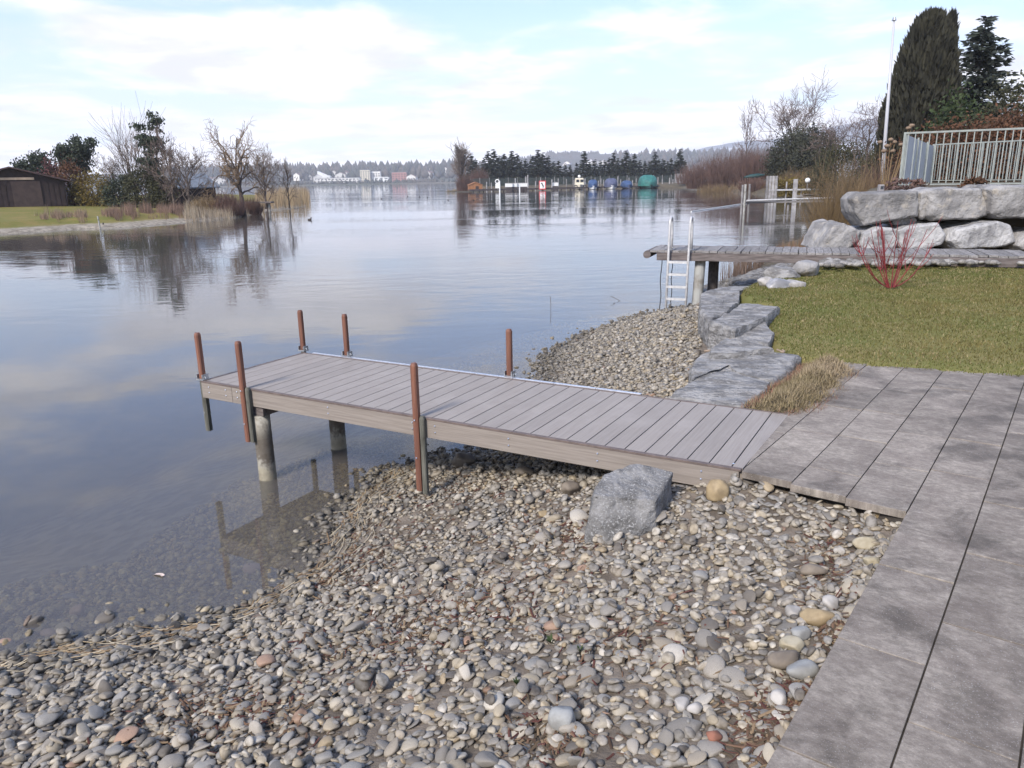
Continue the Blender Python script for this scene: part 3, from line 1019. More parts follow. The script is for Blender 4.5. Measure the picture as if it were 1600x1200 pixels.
bx = at(975, 850, 0.0)
ground = 0.43
bp = at(980, 880, ground - .07)
bpts_scale = 1.22
ax = np.array([1.0, 0.04, 0])
bpts = [(-.185, -.03, -.10), (-.06, -.10, -.10), (.10, -.02, -.10), (.17, .20, -.10), (-.12, .25, -.10), (-.20, .10, -.10), (-.19, -.03, .03), (-.06, -.11, .02), (.11, -.03, .05),
        (-.14, -.01, .20), (-.145, .02, .335), (.11, -.02, .325), (.215, .19, .375), (.06, .25, .395), (-.08, .17, .38), (.215, .21, .15), (-.12, .22, .28)]
tag(link('boulder', hull_rock('boulder', [tuple(np.array(q) * np.array([1.36, 1.2, 1.22])) for q in bpts], M['granite'], 31, 5, 0.020, 8, 0.008), None, bp), 'large grey granite boulder standing on the pebbles in front of the composite jetty', 'boulder')


def flat_slab(px, ztop, seed, thick=0.5, rough=0.03, tilt=(0, 0)):
    """broad flat rock through a surveyed outline, with a rounded broken rim"""
    P = np.array([at(x, y, ztop)[:2] for x, y in px])
    c = P.mean(0)
    Q = []
    n = len(P)
    for i in range(n):
        for t in np.linspace(0, 1, max(3, int(np.linalg.norm(P[(i + 1) % n] - P[i]) / 0.045)), endpoint=False):
            Q.append(P[i] * (1 - t) + P[(i + 1) % n] * t)
    Q = np.array(Q)
    m = len(Q)
    Q = c + (Q - c) * (0.945 + 0.06 * fbm(xyz(Q[:, 0] * 6, Q[:, 1] * 6), seed, 3))[:, None]
    rings, V = 14, []
    for i in range(rings + 1):
        s = (i / rings) ** 0.8
        x, y = (c[0] + (Q[:, 0] - c[0]) * s), (c[1] + (Q[:, 1] - c[1]) * s)
        lay = fbm(xyz(x * 1.6 + 0.4 * y, y * 5.5), seed + 3, 4)
        zz = ztop + rough * lay + rough * 0.7 * np.round(lay * 3) / 3 + tilt[0] * (x - c[0]) + tilt[1] * (y - c[1]) - (0.03 if i == rings else 0.0)
        V.append(np.stack([x, y, zz], 1))
    for k, dz in enumerate((0.10, 0.22, thick)):
        x, y = Q[:, 0], Q[:, 1]
        o = 0.03 * fbm(xyz(x * 5, y * 5, k * 3.1), seed + 9, 3)
        s = 1 + o + 0.012 * (k + 1)
        V.append(np.stack([c[0] + (x - c[0]) * s, c[1] + (y - c[1]) * s, V[rings][:, 2] - dz + 0.02 * fbm(xyz(x * 6, y * 6, k), seed, 2)], 1))
    nr = len(V)
    V = np.concatenate(V)
    i, j = np.meshgrid(np.arange(nr - 1), np.arange(m), indexing='ij')
    a = (i * m + j).ravel()
    b_ = (i * m + (j + 1) % m).ravel()
    T = np.stack([a, a + m, b_ + m, b_], 1)
    V[:, 2] -= 0
    org = np.array([c[0], c[1], ztop])
    me = tri_mesh('flat_rock', V - org, T, M['slabrock'], smooth=True)
    o = link('flat_rock', me, None, org)
    md = o.modifiers.new('edge', 'EDGE_SPLIT')
    md.split_angle = R(50)
    return o


def z8(pts):
    return [(840 + x * .325, 420 + y * .325) for x, y in pts]


slabs = [
    ([(605, 612), (720, 545), (800, 492), (905, 458), (960, 490), (1150, 535), (1120, 590), (1000, 660), (800, 642)], .800, (0, 0.02), 'broadest flat grey rock, beside the composite jetty and the dry grass clump'),
    ([(722, 470), (745, 428), (830, 398), (960, 402), (1100, 388), (1285, 412), (1230, 470), (1160, 530), (960, 488), (905, 456), (800, 488), (728, 520)], .845, (0, 0.02), 'flat cracked grey rock right behind the broadest one, running to the tip of the lawn'),
    ([(815, 385), (900, 340), (1040, 342), (1150, 374), (1060, 385), (960, 398), (820, 402)], .91, (0, 0.03), 'thin dark flat rock with a coil of rope lying on it'),
    ([(935, 325), (1000, 270), (1080, 258), (1150, 300), (1120, 352), (1050, 345), (940, 340)], .865, (0, 0.02), 'smooth rounded flat rock against the lawn, beside the hanging rope'),
    ([(820, 252), (900, 214), (1000, 165), (1180, 180), (1090, 240), (1000, 270), (950, 290), (870, 268)], .945, (0, 0.02), 'pale flat rock with a dark front face and a rope across it'),
    ([(775, 122), (850, 95), (950, 78), (1045, 86), (975, 112), (978, 152), (900, 212), (820, 250), (772, 205)], .86, (0, 0.01), 'farthest flat grey rock at the water, below the piles of the old plank jetty'),
]
for i, (px, zt, tl, lb) in enumerate(slabs):
    tag(flat_slab(z8(px), zt, 40 + i * 7, 0.62 if i > 2 else 0.5, 0.022, tl), lb, 'rock', 'flat rocks edging the lawn')


def blob(name, mat, loc, rad, seed, rz=0.0, tilt=0.0, sub=3, lump=0.18, group=None, flat=0.0):
    V, T = ICO[sub]
    p = V * (1 + lump * fbm(V * 1.3 + seed * 3.7, seed, 3))[:, None]
    rb = np.random.default_rng(int(seed) + 17)
    for _ in range(6 if lump > .1 else 0):
        nn = rb.normal(size=3)
        nn /= np.linalg.norm(nn)
        p = p - np.maximum(p @ nn - rb.uniform(.55, .85), 0)[:, None] * nn * .9
    if flat:
        p[:, 2] = np.sign(p[:, 2]) * np.minimum(abs(p[:, 2]), flat)
    p = p * np.asarray(rad)
    me = tri_mesh(name, p, T, mat, smooth=True)
    o = link(name, me, None, loc)
    o.rotation_euler = (tilt, tilt * 0.6, rz)
    return o


def on_beach(px, py, z_guess=0.5):
    z = z_guess
    for _ in range(6):
        p = at(px, py, z)
        z = float(beach_z(p[0], p[1])) + 0.02
    return p


HM = {}   # filled by the pebble heap

# ---------------------------------------------------------------- pebbles: dropped one by one on a height map
CELL = 0.01
HX0, HY0, HX1, HY1 = -4.4, 0.9, 4.4, 14.9
hx = np.arange(HX0, HX1, CELL)
hy = np.arange(HY0, HY1, CELL)
HGX, HGY = np.meshgrid(hx, hy, indexing='ij')
HMAP = beach_z(HGX, HGY)
HMAP0 = HMAP.copy()
PALETTE = np.array([(.285, .270, .250), (.245, .243, .240), (.35, .325, .28), (.195, .188, .180), (.32, .285, .225), (.27, .245, .21), (.43, .415, .385), (.315, .262, .185), (.135, .125, .115), (.28, .195, .15), (.40, .385, .36)]) * np.array([1.05, .99, .895])
PW = np.array([.21, .17, .14, .11, .105, .10, .035, .013, .05, .008, .045])
PW = PW / PW.sum()


def variants(sub, n, seed0):
    V, T = ICO[sub]
    out = []
    r = np.random.default_rng(seed0)
    for k in range(n):
        p = V * (1 + 0.20 * fbm(V * 1.1 + k * 5.3, seed0 + k, 2))[:, None]
        for _ in range(r.integers(2, 6)):                         # a few flattened faces
            nrm = r.normal(size=3)
            nrm /= np.linalg.norm(nrm)
            h = r.uniform(0.55, 0.85)
            d = p @ nrm - h
            p = p - np.maximum(d, 0)[:, None] * nrm * 0.85
        out.append(p)
    return out, T


VAR2, T2 = variants(2, 14, 100)
VAR1, T1 = variants(1, 14, 300)
UVV = []


def heap(n, region, a_med, a_sig, seed, dust=0.0):
    """drop n pebbles inside region(x, y) -> bool; returns list of transforms"""
    r = np.random.default_rng(seed)
    res = []
    X = r.uniform(region[0], region[1], n * 6)
    Y = r.uniform(region[2], region[3], n * 6)
    ok = region[4](X, Y)
    X, Y = X[ok][:n], Y[ok][:n]
    for x, y in zip(X, Y):
        a = float(np.clip(a_med * math.exp(r.normal(0, a_sig)), 0.011, 0.075))
        b_ = a * r.uniform(0.58, 0.92)
        c = b_ * r.uniform(0.30, 0.64)
        m = (a + b_) / 2 * 0.8
        i0, j0 = int((x - m - HX0) / CELL), int((y - m - HY0) / CELL)
        i1, j1 = int((x + m - HX0) / CELL) + 1, int((y + m - HY0) / CELL) + 1
        if i0 < 0 or j0 < 0 or i1 >= HMAP.shape[0] or j1 >= HMAP.shape[1]:
            continue
        sub_ = HMAP[i0:i1 + 1, j0:j1 + 1]
        gxx, gyy = HGX[i0:i1 + 1, j0:j1 + 1] - x, HGY[i0:i1 + 1, j0:j1 + 1] - y
        q = (gxx ** 2 + gyy ** 2) / (m * m)
        inn = q < 1
        if inn.sum() < 2:
            continue
        base = np.percentile(sub_[inn], 55)
        if base - HMAP0[i0, j0] > 0.10:
            continue
        gx_, gy_ = np.polyfit(gxx[inn], sub_[inn], 1)[0] if inn.sum() > 3 else 0, np.polyfit(gyy[inn], sub_[inn], 1)[0] if inn.sum() > 3 else 0
        z = base + c * 0.62
        tx, ty = float(np.clip(gy_, -.7, .7)) * 0.8 + r.normal(0, .16), -float(np.clip(gx_, -.7, .7)) * 0.8 + r.normal(0, .16)
        if r.random() < 0.08:
            tx += r.normal(0, .7)
        cap = z + c * np.sqrt(np.maximum(1 - q, 0))
        sub_[inn] = np.maximum(sub_[inn], cap[inn])
        res.append((x, y, z, a, b_, c, r.uniform(0, 6.283), tx, ty))
    return res


def view_ok(x, y, z=0.4, m=1.06):
    v = np.stack([x, y, z + 0 * x], -1) - CAM
    k = v @ FW
    u_, v_ = F * (v @ RT) / k, F * (v @ UP) / k
    return (k > 0.5) & (abs(u_) < 800 * m + 30) & (v_ < 620 * m) & (v_ > -(600 * m + 40))


def peb_region(x, y):
    ds = dist_poly(x, y, SHORE)
    ins = inside(x, y, LAND)
    du = dist_poly(x, y, UPPER)
    return view_ok(x, y, beach_z(x, y)) & ((ins) | ((ds < 1.7) & (du > ds)) | ((~ins) & (du < 0.05)))


def soil_keep(x, y):
    """bare earth patches: fewer and smaller stones there"""
    c = on_beach(655, 815)[:2]
    d = np.hypot((x - c[0]) / 0.62, (y - c[1]) / 0.34)
    n_ = fbm(xyz(x * 2.2, y * 2.2), 77, 3)
    return np.random.default_rng(3).random(np.shape(x)) < np.clip(np.where(d < 1, 0.22 + 0.5 * d, 1) - np.maximum(n_ - 0.25, 0) * 0.9, 0.12, 1)


regA = (HX0, HX1, HY0, HY1, lambda x, y: peb_region(x, y) & soil_keep(x, y))
under = (HX0, HX1, HY0, HY1, lambda x, y: peb_region(x, y))
farm = (HX0, HX1, 6.0, HY1, lambda x, y: peb_region(x, y))
H_SMALL = heap(9000, under, 0.016, 0.25, 11)
H_MAIN = heap(52000, regA, 0.0215, 0.34, 12)
H_BIG = heap(650, regA, 0.038, 0.22, 13)
sub_ = (HX0, HX1, HY0, HY1, lambda x, y: peb_region(x, y) & (~inside(x, y, LAND)) & (dist_poly(x, y, SHORE) < 1.7))
H_SUB = heap(3000, sub_, 0.033, 0.28, 15)
H_FAR = heap(6000, farm, 0.031, 0.28, 14)
ALL = np.array(H_SMALL + H_MAIN + H_BIG + H_FAR + H_SUB)


def rot_mats(rz, tx, ty):
    cz, sz, cx, sx, cy, sy = np.cos(rz), np.sin(rz), np.cos(tx), np.sin(tx), np.cos(ty), np.sin(ty)
    Z = np.zeros((len(rz), 3, 3))
    Z[:, 0, 0], Z[:, 0, 1], Z[:, 1, 0], Z[:, 1, 1], Z[:, 2, 2] = cz, -sz, sz, cz, 1
    X = np.zeros_like(Z)
    X[:, 0, 0], X[:, 1, 1], X[:, 1, 2], X[:, 2, 1], X[:, 2, 2] = 1, cx, -sx, sx, cx
    Y = np.zeros_like(Z)
    Y[:, 1, 1], Y[:, 0, 0], Y[:, 0, 2], Y[:, 2, 0], Y[:, 2, 2] = 1, cy, sy, -sy, cy
    return X @ Y @ Z


RM = rot_mats(ALL[:, 6], ALL[:, 7], ALL[:, 8])
Kd = (ALL[:, :3] - CAM) @ FW
# colour of each stone; greener-brown and darker where it lies wet at the water's edge
PC = PALETTE[rng.choice(len(PALETTE), len(ALL), p=PW)] * rng.uniform(0.80, 1.12, (len(ALL), 1))
warm = np.clip(1.15 - dist_poly(ALL[:, 0], ALL[:, 1], SHORE) / 1.3, 0, 1)[:, None] * 0.55
PC = PC * (1 - warm) + (PC.mean(1, keepdims=True) * np.array([1.0, 0.90, 0.74])) * warm
damp = np.clip((0.13 - ALL[:, 2]) / 0.09, 0, 1)[:, None]
PC = PC * (1 - .38 * damp)
wet = np.clip((0.004 - ALL[:, 2]) / 0.03, 0, 1)[:, None]
PC = PC * (1 - wet) + PC * np.array([1.55, 1.32, 0.78]) * wet
score = ALL[:, 3] / Kd
covered = np.array([HMAP[min(max(int((p[0] - HX0) / CELL), 0), HMAP.shape[0] - 1), min(max(int((p[1] - HY0) / CELL), 0), HMAP.shape[1] - 1)] > p[2] + p[5] * 1.08 + 0.004 for p in ALL])
inview = view_ok(ALL[:, 0], ALL[:, 1], ALL[:, 2], 1.0)
order = np.argsort(-np.where(covered | ~inview, 0, score))
single = order[:300]
mask = np.zeros(len(ALL), bool)
mask[single] = True
single_mats = [material('pebble_tone', tuple(c * 1.03), tuple(c * 0.68), 26, 6, 0.36, 0.68, rough=0.62, spec=0.35, bump=0.25, bscale=110, bdist=0.004, rnd=0.14, coord='obj') for c in PALETTE]
V3, T3 = variants(3, 10, 500)
single_me = {}
for idx in single:
    p = ALL[idx]
    ci = int(np.argmin(((PALETTE - PC[idx]) ** 2).sum(1)))
    key = (int(rng.integers(10)), ci)
    if key not in single_me:
        single_me[key] = tri_mesh('pebble', V3[key[0]], T3, single_mats[ci], smooth=True)
    o = link('pebble', single_me[key], beach)
    m4 = np.eye(4)
    m4[:3, :3] = RM[idx] * p[3:6][None, :]
    m4[:3, 3] = p[:3]
    o.matrix_local = Matrix(m4.tolist())


def pebble_mass(name, sel, VV, TT):
    idx = np.nonzero(sel)[0]
    nv = len(VV[0])
    kind = rng.integers(len(VV), size=len(idx))
    base = np.stack(VV)[kind]
    P = np.einsum('nij,nvj->nvi', RM[idx], base * ALL[idx, 3:6][:, None, :]) + ALL[idx, :3][:, None, :]
    C = np.repeat(PC[idx], nv, 0)
    T = (TT[None] + (np.arange(len(idx)) * nv)[:, None, None]).reshape(-1, 3)
    return tag(link(name, tri_mesh(name, P.reshape(-1, 3), T, M['pebble'], C, smooth=True), beach), kind='stuff')


nearm = (Kd < 4.6)
pebble_mass('pebbles', ~mask & nearm, VAR2, T2)
pebble_mass('pebbles', ~mask & ~nearm, VAR1, T1)


def heap_top(x, y):
    i, j = int((x - HX0) / CELL), int((y - HY0) / CELL)
    i, j = min(max(i, 3), HMAP.shape[0] - 4), min(max(j, 3), HMAP.shape[1] - 4)
    return float(np.percentile(HMAP[i - 3:i + 4, j - 3:j + 4], 50))


def on_heap(px, py, lift=0.0):
    z = 0.5
    for _ in range(8):
        p = at(px, py, z)
        z = heap_top(p[0], p[1]) + lift
    return np.array([p[0], p[1], heap_top(p[0], p[1])])


# stones that stand out from the rest
for px, py, rad, mt, rz, lb in [
    (1278, 965, (.062, .040, .036), 'ochrestone', -.2, 'largest ochre cobble, touching the slab edge among paler stones'),
    (1352, 850, (.055, .033, .028), 'creamstone', .05, 'flat cream cobble two stones below the inner corner of the slab terrace'),
    (1376, 804, (.056, .034, .028), 'ochrestone', -.25, 'long ochre cobble tucked under the inner corner of the slab terrace'),
    (1362, 879, (.038, .026, .022), 'creamstone', .1, 'small cream cobble against the slab edge, below the flat cream one'),
    (1238, 1009, (.042, .034, .028), 'creamstone', .2, 'round cream cobble with yellow flecks near the slab edge'),
    (1250, 990, (.040, .026, .022), 'greystone', .3, 'grey cobble lying right below the largest ochre cobble'),
    (1254, 1047, (.056, .034, .030), 'greystone', .3, 'large smooth blue-grey cobble beside the slab edge'),
    (1225, 1030, (.062, .034, .028), 'brownstone', .35, 'long brown-grey cobble beside the smooth blue-grey one'),
    (1297, 942, (.034, .030, .026), 'whitestone', .2, 'pale mottled cobble lying above the largest ochre cobble'),
    (1240, 957, (.030, .030, .026), 'whitestone', .9, 'whitish round cobble left of the largest ochre cobble'),
    (882, 1125, (.052, .048, .042), 'greystone', .4, 'big rounded light grey cobble with a cracked top, alone among small pebbles'),
    (853, 803, (.060, .036, .020), 'ochrestone', .1, 'flat tan cobble on damp ground left of the granite boulder'),
    (1272, 892, (.055, .032, .028), 'brownstone', .1, 'oval olive-grey cobble on the pebbles below the slab steps'),
    (1116, 1150, (.030, .026, .020), 'brick', .5, 'small orange-red brick fragment among the pebbles'),
    (722, 720, (.110, .070, .060), 'brownstone', .25, 'brown rounded rock at the waterline under the composite jetty'),
    (890, 765, (.075, .055, .050), 'brownstone', .7, 'dark brown rock in the shade of the composite jetty'),
    (820, 738, (.070, .048, .042), 'brownstone', .1, 'wide dark rock under the middle of the composite jetty'),
    (1065, 1101, (.034, .028, .024), 'whitestone', .6, 'white cobble lying on the left of a pair'),
    (1086, 1108, (.032, .022, .022), 'whitestone', .5, 'white oval cobble lying on the right of a pair'),
    (1217, 1092, (.034, .026, .024), 'whitestone', .9, 'white cobble standing alone on bare earth near the slab edge'),
]:
    rad = tuple(c * (1.2 if px > 1180 or px == 882 else 1.0) for c in rad)
    p = on_heap(px, py, rad[2] * 0.5)
    o = blob('cobble', M[mt], (p[0], p[1], p[2] + rad[2] * 0.60), rad, px, rz, .08, 3, .16)
    tag(o, lb, 'stone', 'stones that stand out on the beach')

p = on_heap(1120, 768, 0.04)
cob = hull_rock('split_stone', [(-.062, -.02, -.05), (-.03, -.05, -.05), (.05, -.045, -.05), (.075, .0, -.03), (.06, .05, -.05), (-.05, .05, -.05), (-.065, .0, .03), (-.02, -.055, .02), (.06, -.035, .02), (.075, .01, .025),
                                (-.035, .0, .075), (.02, -.02, .078), (.045, .03, .06), (-.03, .05, .05)], M['ochrestone'], 5, 3, 0.003, 30, 0.014)
tag(link('split_stone', cob, None, (p[0], p[1], p[2] + 0.03)), 'ochre brown stone with a split face leaning on the side board of the composite jetty', 'stone')

# ---------------------------------------------------------------- litter: reed stalks at the waterline, leaves and rootlets between the stones
def strips(name, rows, cols, mat, kind='stuff'):
    """thin bent strips; rows = (N, 3 points, width)"""
    V, T, C = [], [], []
    n0 = 0
    for (pts, wd), c in zip(rows, cols):
        pts = np.asarray(pts, float)
        d = pts[-1] - pts[0]
        s = np.cross(d, (0, 0, 1))
        s = s / (np.linalg.norm(s) + 1e-9) * wd / 2
        k = len(pts)
        up_ = np.array([0, 0, wd * 0.35])
        V += [pts - s, pts + up_, pts + s]
        for i in range(k - 1):
            for q in (0, 1):
                T.append((n0 + q * k + i, n0 + (q + 1) * k + i, n0 + (q + 1) * k + i + 1, n0 + q * k + i + 1))
        C.append(np.repeat(np.asarray(c)[None], 3 * k, 0))
        n0 += 3 * k
    return tag(link(name, tri_mesh(name, np.vstack(V), T, mat, np.vstack(C))), kind=kind)


r_ = np.random.default_rng(21)
rows, cols = [], []
wl = np.array(SHORE[1:12])
seg = np.linalg.norm(np.diff(wl, axis=0), axis=1)
cum = np.concatenate([[0], np.cumsum(seg)])
for i in range(330):
    t = r_.uniform(0, cum[-1])
    k = min(np.searchsorted(cum, t) - 1, len(seg) - 1)
    k = max(k, 0)
    q = wl[k] + (wl[k + 1] - wl[k]) * (t - cum[k]) / seg[k]
    dr = (wl[k + 1] - wl[k]) / seg[k]
    nr = np.array([dr[1], -dr[0]])
    q = q + nr * abs(r_.normal(0.10, 0.16))
    ang = math.atan2(dr[1], dr[0]) + r_.normal(0, 0.35)
    L = r_.uniform(0.06, 0.34)
    pts = []
    for s in np.linspace(-.5, .5, 4):
        x, y = q[0] + math.cos(ang + s * .3) * L * s, q[1] + math.sin(ang + s * .3) * L * s
        pts.append((x, y, max(heap_top(x, y), 0.004) + 0.006))
    rows.append((pts, r_.uniform(0.004, 0.009)))
    cols.append(np.array([(.34, .26, .16), (.25, .17, .10), (.42, .36, .26)][r_.integers(3)]) * r_.uniform(.7, 1.1))
strips('reed_litter', rows, cols, M['debris'])
rows, cols = [], []
spots = [(700, 960, 90, 45), (640, 985, 60, 30), (860, 860, 80, 50), (900, 830, 60, 30), (560, 1020, 120, 50), (770, 940, 80, 40), (1190, 1130, 60, 40), (1240, 1090, 50, 30), (420, 1110, 80, 40),
         (980, 1000, 120, 60), (860, 1150, 80, 40), (560, 870, 50, 40), (640, 820, 90, 40), (1290, 880, 40, 60), (1300, 985, 20, 20), (700, 760, 120, 30), (520, 905, 40, 40), (300, 1120, 90, 40), (1195, 1175, 40, 30)]
for (cx, cy, sx, sy) in spots:
    for _ in range(170):
        px, py = cx + r_.normal(0, sx * .6), cy + r_.normal(0, sy * .6)
        if not (0 < px < 1560 and 700 < py < 1210):
            continue
        p = on_heap(px, py)
        if beach_z(p[0], p[1]) < 0.05 or not inside(p[0], p[1], LAND):
            continue
        ang = r_.uniform(0, 6.28)
        L = r_.uniform(0.015, 0.075)
        z = beach_z(p[0], p[1]) * 0.3 + heap_top(p[0], p[1]) * 0.7
        pts = [(p[0] + math.cos(ang) * L * s, p[1] + math.sin(ang) * L * s, heap_top(p[0] + math.cos(ang) * L * s, p[1] + math.sin(ang) * L * s) + r_.uniform(0.0, 0.008)) for s in (-.5, 0, .5)]
        rows.append((pts, r_.uniform(0.003, 0.012)))
        cols.append(np.array([(.10, .065, .045), (.14, .085, .055), (.095, .042, .034), (.20, .14, .085), (.08, .06, .04)][r_.integers(5)]) * r_.uniform(.7, 1.2))
strips('plant_litter', rows, cols, M['debris'])
for i, (px, py, lb) in enumerate([(862, 1005, 'larger green weed sprout among the pebbles, left of the middle of the beach'), (906, 1018, 'tiny green weed sprout among the pebbles, right of the larger one'),
                                  (808, 1070, 'small low green weed sprout below the larger one')]):
    p = on_heap(px, py)
    mb = MB()
    for k in range(34 if i == 0 else 16):
        a, L = r_.uniform(0, 6.28), r_.uniform(.012, .034) * (1.25 if i == 0 else .8)
        c = np.array([math.cos(a) * L * .8, math.sin(a) * L * .8, r_.uniform(.012, .034)])
        s = np.array([-math.sin(a), math.cos(a), 0]) * L * .22
        mb.add([(0, 0, 0), c * .55 - s, c, c * .55 + s], [(0, 1, 2, 3)])
    tag(mb.build('weed', M['green'], None, loc=p), lb, 'weed', 'weeds on the beach')
for i in range(9):
    px, py = [(572, 905), (640, 978), (520, 905), (588, 985), (545, 905), (1280, 1000), (560, 1040), (470, 1085), (330, 830)][i]
# a feather afloat
p = at(242, 898, 0.0)
mb = MB()
pts = np.array([(0, 0, 0), (.02, .006, .004), (.05, .012, .006), (.075, .008, .003)])
mb.add(np.vstack([pts, pts + (0, .012, .002), pts + (0, -.012, .002)]), [(0, 1, 5, 4), (1, 2, 6, 5), (2, 3, 7, 6), (1, 0, 8, 9), (2, 1, 9, 10), (3, 2, 10, 11)])
tag(mb.build('feather', M['feather'], None, loc=(p[0], p[1], 0.003)), 'small pale feather afloat on the still water at the left', 'feather').rotation_euler.z = -.5

# ---------------------------------------------------------------- lawn grass
r_ = np.random.default_rng(5)
n = 330000
X, Y = r_.uniform(2.0, 15.0, n), r_.uniform(4.2, 13.6, n)
keep = (sdf(X, Y, LAWN) + .05 * fbm(xyz(X * 4, Y * 4), 31, 3) > -.03) & view_ok(X, Y, 0.85, 1.45)
edge = dist_poly(X, Y, LAWN, True)
X, Y = X[keep], Y[keep]
n = len(X)
Z = np.maximum(lawn_z(X, Y), .80) - 0.004
pat = fbm(xyz(X * 0.7, Y * 0.7), 8, 4)
pat2 = fbm(xyz(X * 3.0, Y * 3.0), 9, 3)
L = r_.uniform(.014, .032, n) * (1 + .4 * pat2)
a = r_.uniform(0, 6.283, n)
lean = r_.uniform(.1, .9, n) * L
wd = r_.uniform(.003, .0055, n) * (0.6 + Y / 9)
base = np.stack([X, Y, Z], 1)
side = np.stack([-np.sin(a), np.cos(a), 0 * a], 1) * wd[:, None]
tip = base + np.stack([np.cos(a) * lean, np.sin(a) * lean, L], 1)
V = np.stack([base - side, base + side, tip], 1).reshape(-1, 3)
mixv = np.clip(.5 + .75 * pat + .35 * pat2 + r_.normal(0, .22, n), 0, 1)[:, None]
C = np.array([.118, .138, .036]) * (1 - mixv) + np.array([.205, .168, .062]) * mixv
dead = (r_.random(n) < .12 + .5 * np.clip(fbm(xyz(X * 1.3, Y * 1.3), 33, 3) - .18, 0, 1))[:, None]
C = np.where(dead, np.array([.33, .26, .14]), C) * r_.uniform(.75, 1.2, (n, 1))
tag(link('grass', tri_mesh('grass', V, np.arange(3 * n).reshape(-1, 3), M['blade'], np.repeat(C, 3, 0))), kind='stuff')

# dry clump between the rocks and the slabs
r_ = np.random.default_rng(6)
CLUMP = [at(x, y, .86)[:2] for x, y in [(1152, 632), (1185, 612), (1225, 585), (1262, 556), (1290, 556), (1335, 562), (1345, 572), (1330, 590), (1312, 612), (1272, 636), (1205, 641)]]
cc = np.mean(CLUMP, 0)
n = 26000
X, Y = r_.uniform(min(p[0] for p in CLUMP) - .05, max(p[0] for p in CLUMP) + .05, n), r_.uniform(min(p[1] for p in CLUMP) - .05, max(p[1] for p in CLUMP) + .05, n)
s = sdf(X, Y, CLUMP) + .03 * fbm(xyz(X * 5, Y * 5), 4, 3)
k = s > -.03
X, Y, s = X[k], Y[k], s[k]
n = len(X)
mound = .80 + .10 * sstep(s, -.03, .25) + .05 * fbm(xyz(X * 4, Y * 4), 14, 3)
a = r_.uniform(0, 6.283, n)
L = r_.uniform(.025, .085, n)
wd = r_.uniform(.0022, .0045, n)
base = np.stack([X, Y, mound - .02], 1)
side = np.stack([-np.sin(a), np.cos(a), 0 * a], 1) * wd[:, None]
bend = r_.uniform(.3, 1.0, n)
tip = base + np.stack([np.cos(a) * L * bend, np.sin(a) * L * bend, L * (1.05 - .6 * bend)], 1)
V = np.stack([base - side, base + side, tip], 1).reshape(-1, 3)
g = np.clip(.5 + 1.1 * fbm(xyz(X * 2.4, Y * 2.4), 15, 3) + r_.normal(0, .2, n), 0, 1)[:, None]
C = np.array([.37, .29, .185]) * g + np.array([.21, .17, .085]) * (1 - g)
rim = ((s < .05) & (r_.random(n) < .6))[:, None]
C = np.where(rim, np.array([.27, .145, .10]), C) * r_.uniform(.7, 1.15, (n, 1))
dc = thing('dry_grass_clump', 'sprawling clump of dry tan grass between the flat rocks and the slab terrace', 'plant', (cc[0], cc[1], .78))
org = np.array([cc[0], cc[1], .78])
link('dry_stalks', tri_mesh('dry_stalks', V - org, np.arange(3 * n).reshape(-1, 3), M['straw'], np.repeat(C, 3, 0)), dc)
gx, gy = np.meshgrid(np.linspace(min(p[0] for p in CLUMP) - .1, max(p[0] for p in CLUMP) + .1, 40), np.linspace(min(p[1] for p in CLUMP) - .1, max(p[1] for p in CLUMP) + .1, 40), indexing='ij')
gs = sdf(gx, gy, CLUMP)
gz = .80 + .085 * sstep(gs, -.03, .25) + .05 * fbm(xyz(gx * 4, gy * 4), 14, 3) - .035 - .5 * (1 - sstep(gs, -.12, -.02))
link('root_mound', grid_mesh('root_mound', gx - org[0], gy - org[1], gz - org[2], M['debrisground']), dc)

# ropes on the rocks
def rope(pts, rad=.011, label='', cat='rope'):
    pts = np.array(pts)
    t = np.linspace(0, len(pts) - 1, len(pts) * 6)
    q = np.stack([np.interp(t, np.arange(len(pts)), pts[:, i]) for i in range(3)], 1)
    ker = np.ones(5) / 5
    q = np.stack([np.convolve(np.pad(q[:, i], 2, 'edge'), ker, 'valid') for i in range(3)], 1)
    mb = MB()
    o_ = q[0].copy()
    mb.tube(q - o_, rad, 6)
    return tag(mb.build('rope', M['rope'], None, smooth=True, loc=o_), label, cat)


def zp(x, y, z):
    return at(840 + x * .325, 420 + y * .325, z)


rope([zp(1022, 168, .94), zp(975, 188, .935), zp(945, 210, .93), zp(940, 240, .92), zp(945, 268, .91), zp(935, 290, .80), zp(932, 318, .70)], .012, 'tan rope running over the pale flat rock and down its dark face')
rope([zp(930, 338, .90), zp(905, 345, .895), zp(888, 352, .893), zp(905, 360, .893), zp(925, 352, .895), zp(900, 372, .89), zp(880, 382, .885), zp(860, 376, .88), zp(830, 395, .875), zp(800, 395, .86)], .012, 'loosely coiled rope lying on the thin dark flat rock')
rope([zp(1150, 388, .86), zp(1165, 395, .855), zp(1180, 402, .85), zp(1188, 398, .85), zp(1175, 390, .855)], .010, 'pale rope loop at the tip of the lawn on the cracked flat rock')
